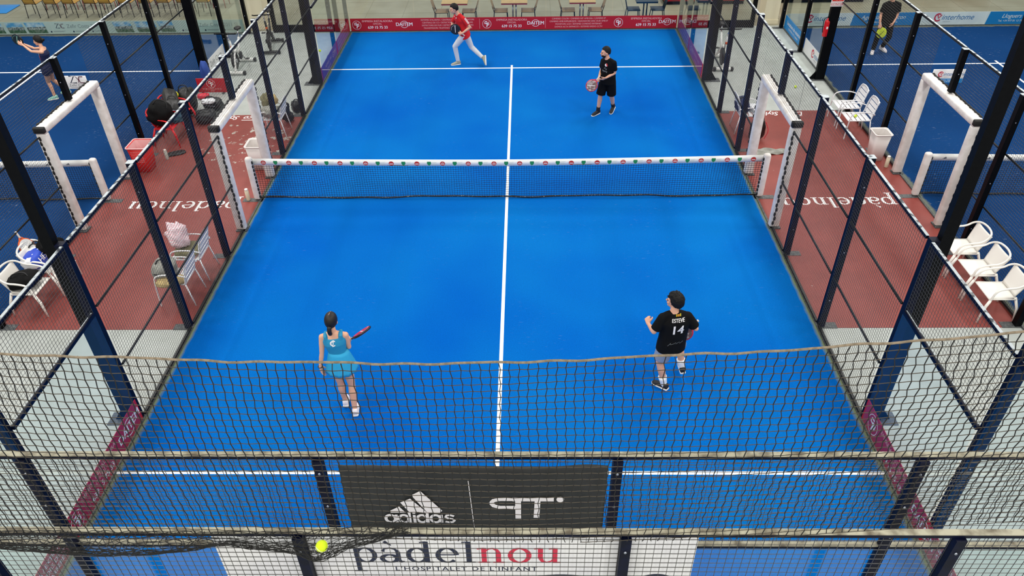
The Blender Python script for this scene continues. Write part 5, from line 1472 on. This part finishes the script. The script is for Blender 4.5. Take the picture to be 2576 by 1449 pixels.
MB().tube(arc(J['lwri']+V((0, 0, .01)), .029, 0, 6.2832, 14, V((1, 0, 0)), V((0, 1, 0))), .006, 6).build('bracelet', 'black_nylon', body)
racket((-1.87, -5.43, 1.12), (-.8, -.12, -.5), (-.385, .30, .665), 'racket_red', 'racket_black', 'red and black racket held out by the woman in blue dress')

# ---- D: young man in black shirt with number, from behind, running
JD = dict(pelvis=(2.40,-5.40,.93), lhip=(2.325,-5.42,.88), rhip=(2.47,-5.38,.88), lkne=(2.285,-5.37,.49), lank=(2.374,-5.42,.11), ltoe=(2.255,-5.30,.03),
  rkne=(2.585,-5.12,.60), rank=(2.66,-5.18,.22), rtoe=(2.67,-4.98,.15), chest=(2.41,-5.40,1.26), neck=(2.375,-5.395,1.455), head=(2.38,-5.35,1.585),
  lsho=(2.225,-5.43,1.39), rsho=(2.565,-5.40,1.39), lelb=(2.125,-5.46,1.14), lwri=(2.08,-5.26,1.11), relb=(2.70,-5.42,1.16), rwri=(2.69,-5.22,1.03))
def hairD(b, P, rot):
    h = hair(b, P, rot, 1.0, 'hair_dark', .42, -.38, 1.14, .10)
    tf = MB(); R_ = random.Random(3)
    for q in range(90):
        a = R_.uniform(0, 6.28); z = R_.uniform(.15, 1); rr_ = math.sqrt(1-z*z)
        u = V((rr_*math.cos(a), rr_*math.sin(a), z)); 
        if u.y > .75: continue
        p0 = P(u.x*.08, u.y*.105-.006, u.z*.118+.014); p1 = P(u.x*.092+R_.uniform(-.015, .015), u.y*.118+.012, u.z*.134+.014)
        tf.tube([p0, p0*.5+p1*.5, p1], [.012, .009, .002], 5)
    tf.build('tufts', 'hair_dark', h)
root, body, J, T, P, rot, sl, k = person('D', JD, 'young man in black shirt numbered 14 seen from behind, striding left', (-.85, .55, .02),
    dict(k=1.03, hair=hairD, shoe='shoe_black', sole='sole_white', laces='lime', sock='sock_white', sockh=.36, lhand=((-.1, .5, .35), (.6, .2, .6), (.6, .3, -.3), 1.15), rhand=((-.2, .7, -.35), (-.5, -.2, .5), (-.6, 0, -.5), 1.0)))
sh = shirt(root, J, T, sl, k, 'tee_black', loose=1.18, frac=.82, hem=-.42); shorts(root, J, k, 'shorts_grey', .72, .112, .112, T)
ink = Ink(0)
ink.text('ESTEVE', .0, .098, .07, 'ink_white', bold=.03, sx=.78)
ink.text('14', .0, -.05, .2, 'ink_white', bold=.045, sx=.9)
for q in range(5): ink.rect(-.032+q*.014, .150, -.023+q*.014, .176, 'orange' if q % 2 else 'yellow')
ink.stroke([(-.11, -.305), (-.07, -.262), (-.075, -.285), (-.02, -.272), (.0, -.255), (.0, -.282), (.05, -.26), (.055, -.285), (.10, -.262)], .004, 'ink_grey')
project_ink(ink, sh, J['chest']+V((.015, 0, .01)), V((1, 0.06, .06)), V((0, 0, 1)), V((0, 1, 0)), None)
racket((2.60, -5.17, .88), (.5, -.1, .7), (-.2, -.9, .3), 'racket_brown', 'racket_red', 'red and grey racket half hidden by the young man numbered 14')
MB().tube(arc(J['rwri'], .033, 0, 6.2832, 14, V((1, 0, 0)), V((0, .6, .8))), .012, 8).build('wristband', 'black_nylon', body)

# ---- E: woman on the left dark court
JE = dict(pelvis=(-11.69,5.09,.90), lhip=(-11.69,5.02,.85), rhip=(-11.69,5.17,.85), lkne=(-11.84,5.15,.46), lank=(-11.80,5.12,.09), ltoe=(-11.98,5.03,.03),
  rkne=(-11.80,5.30,.46), rank=(-11.66,5.50,.09), rtoe=(-11.84,5.47,.03), chest=(-11.60,5.07,1.22), neck=(-11.61,5.08,1.40), head=(-11.66,5.11,1.535),
  lsho=(-11.56,4.94,1.33), rsho=(-11.64,5.22,1.33), lelb=(-11.84,4.98,1.32), lwri=(-12.04,5.05,1.46), relb=(-11.91,5.24,1.30), rwri=(-12.12,5.18,1.45))
def hairE(b, P, rot):
    h = hair(b, P, rot, .95, 'hair_dark', .40, -.3, 1.1, .03)
    MB().ell(P(0, -.125, .01), (.045, .045, .04), 16, 12).build('hair_bun', 'hair_dark', h)
root, body, J, T, P, rot, sl, k = person('E', JE, 'woman in navy and red vest and shorts raising a racket on left dark court', (-1, -.05, -.12),
    dict(g='f', hair=hairE, hs=1.02, shoe='shoe_mint', sole='sole_white', shoeL=.25, lhand=((-.8, .05, .5), (0, .3, .9), (-.4, .4, .4), .5), rhand=((-.8, .1, .4), (0, -.2, .9), (-.4, -.4, .3), .4)))
mb = MB(); mb.loft([ering(c, r, f, a*1.09*(1 if t < 1.3 else .85), d*1.1, 28, 2.3) for t, c, r, f, a, d in T if -.15 < t < 1.5])
v_ = mb.build('vest', 'navy_cloth', root); bake(v_, .008, 4)
MB().loft([ering(T[i][1]+T[i][3]*.018, T[i][2], T[i][3], T[i][4]*.85, T[i][5]*1.03, 24, 2.3) for i in (4, 5, 6)]).build('vest_front', 'plastic_red', v_)
MB().loft([ering(T[i][1]+T[i][3]*.02, T[i][2], T[i][3], T[i][4]*.8, T[i][5]*1.02, 24, 2.3) for i in (6, 7)]).build('vest_yoke', 'ink_white', v_)
shorts(root, J, k, 'navy_cloth', .34, .098, .1, T)
racket((-12.18, 5.14, 1.56), (.55, -.05, -.8), (-.3, -.9, .25), 'racket_dark_teal', 'racket_black', 'dark teal racket raised in front of her face on left dark court', deco='shoe_mint')

# ---- F: man in black on the right dark court
JF = dict(pelvis=(10.27,7.70,.97), rhip=(10.18,7.72,.91), lhip=(10.36,7.72,.91), rkne=(10.12,7.71,.50), rank=(10.16,7.85,.09), rtoe=(10.08,7.66,.03),
  lkne=(10.44,7.70,.50), lank=(10.45,7.98,.13), ltoe=(10.53,7.82,.04), chest=(10.25,7.68,1.31), neck=(10.23,7.66,1.50), head=(10.19,7.62,1.66),
  rsho=(10.05,7.64,1.42), lsho=(10.43,7.64,1.42), lelb=(10.50,7.72,1.13), lwri=(10.38,7.56,.95), relb=(10.02,7.66,1.13), rwri=(10.02,7.56,.90))
def hairF(b, P, rot): hair(b, P, rot, 1.0, 'hair_dark', .42, -.25, 1.05)
root, body, J, T, P, rot, sl, k = person('F', JF, 'man in black shirt and black trousers standing on right dark court', (-.2, -1, -.3),
    dict(lm=.8, hair=hairF, shoe='shoe_white', sole='sole_white', laces='shoe_black', lhand=((-.4, -.3, -.8), (-.5, -.5, .2), (-.5, 0, 0), .4), rhand=((0, -.3, -.9), (.5, -.5, -.5), (.6, 0, 0), .9)))
shirt(root, J, T, sl, k, 'tee_black'); shorts(root, J, k, 'shorts_black', T=T, full=True, r0=.11, name='trousers', ra=.058)
racket((10.13, 7.56, .66), (-.3, .0, .9), (0, -1, .1), 'racket_yellow', 'racket_yellow', 'yellow racket hanging from the hand of man in black trousers', deco='racket_black')

r_ = racket((-8.12, -2.74, .74), (-.35, .12, .93), (.8, -.3, .4), 'racket_white', 'orange', 'white and orange racket sticking up behind the blue and white bag')
del r_['group']
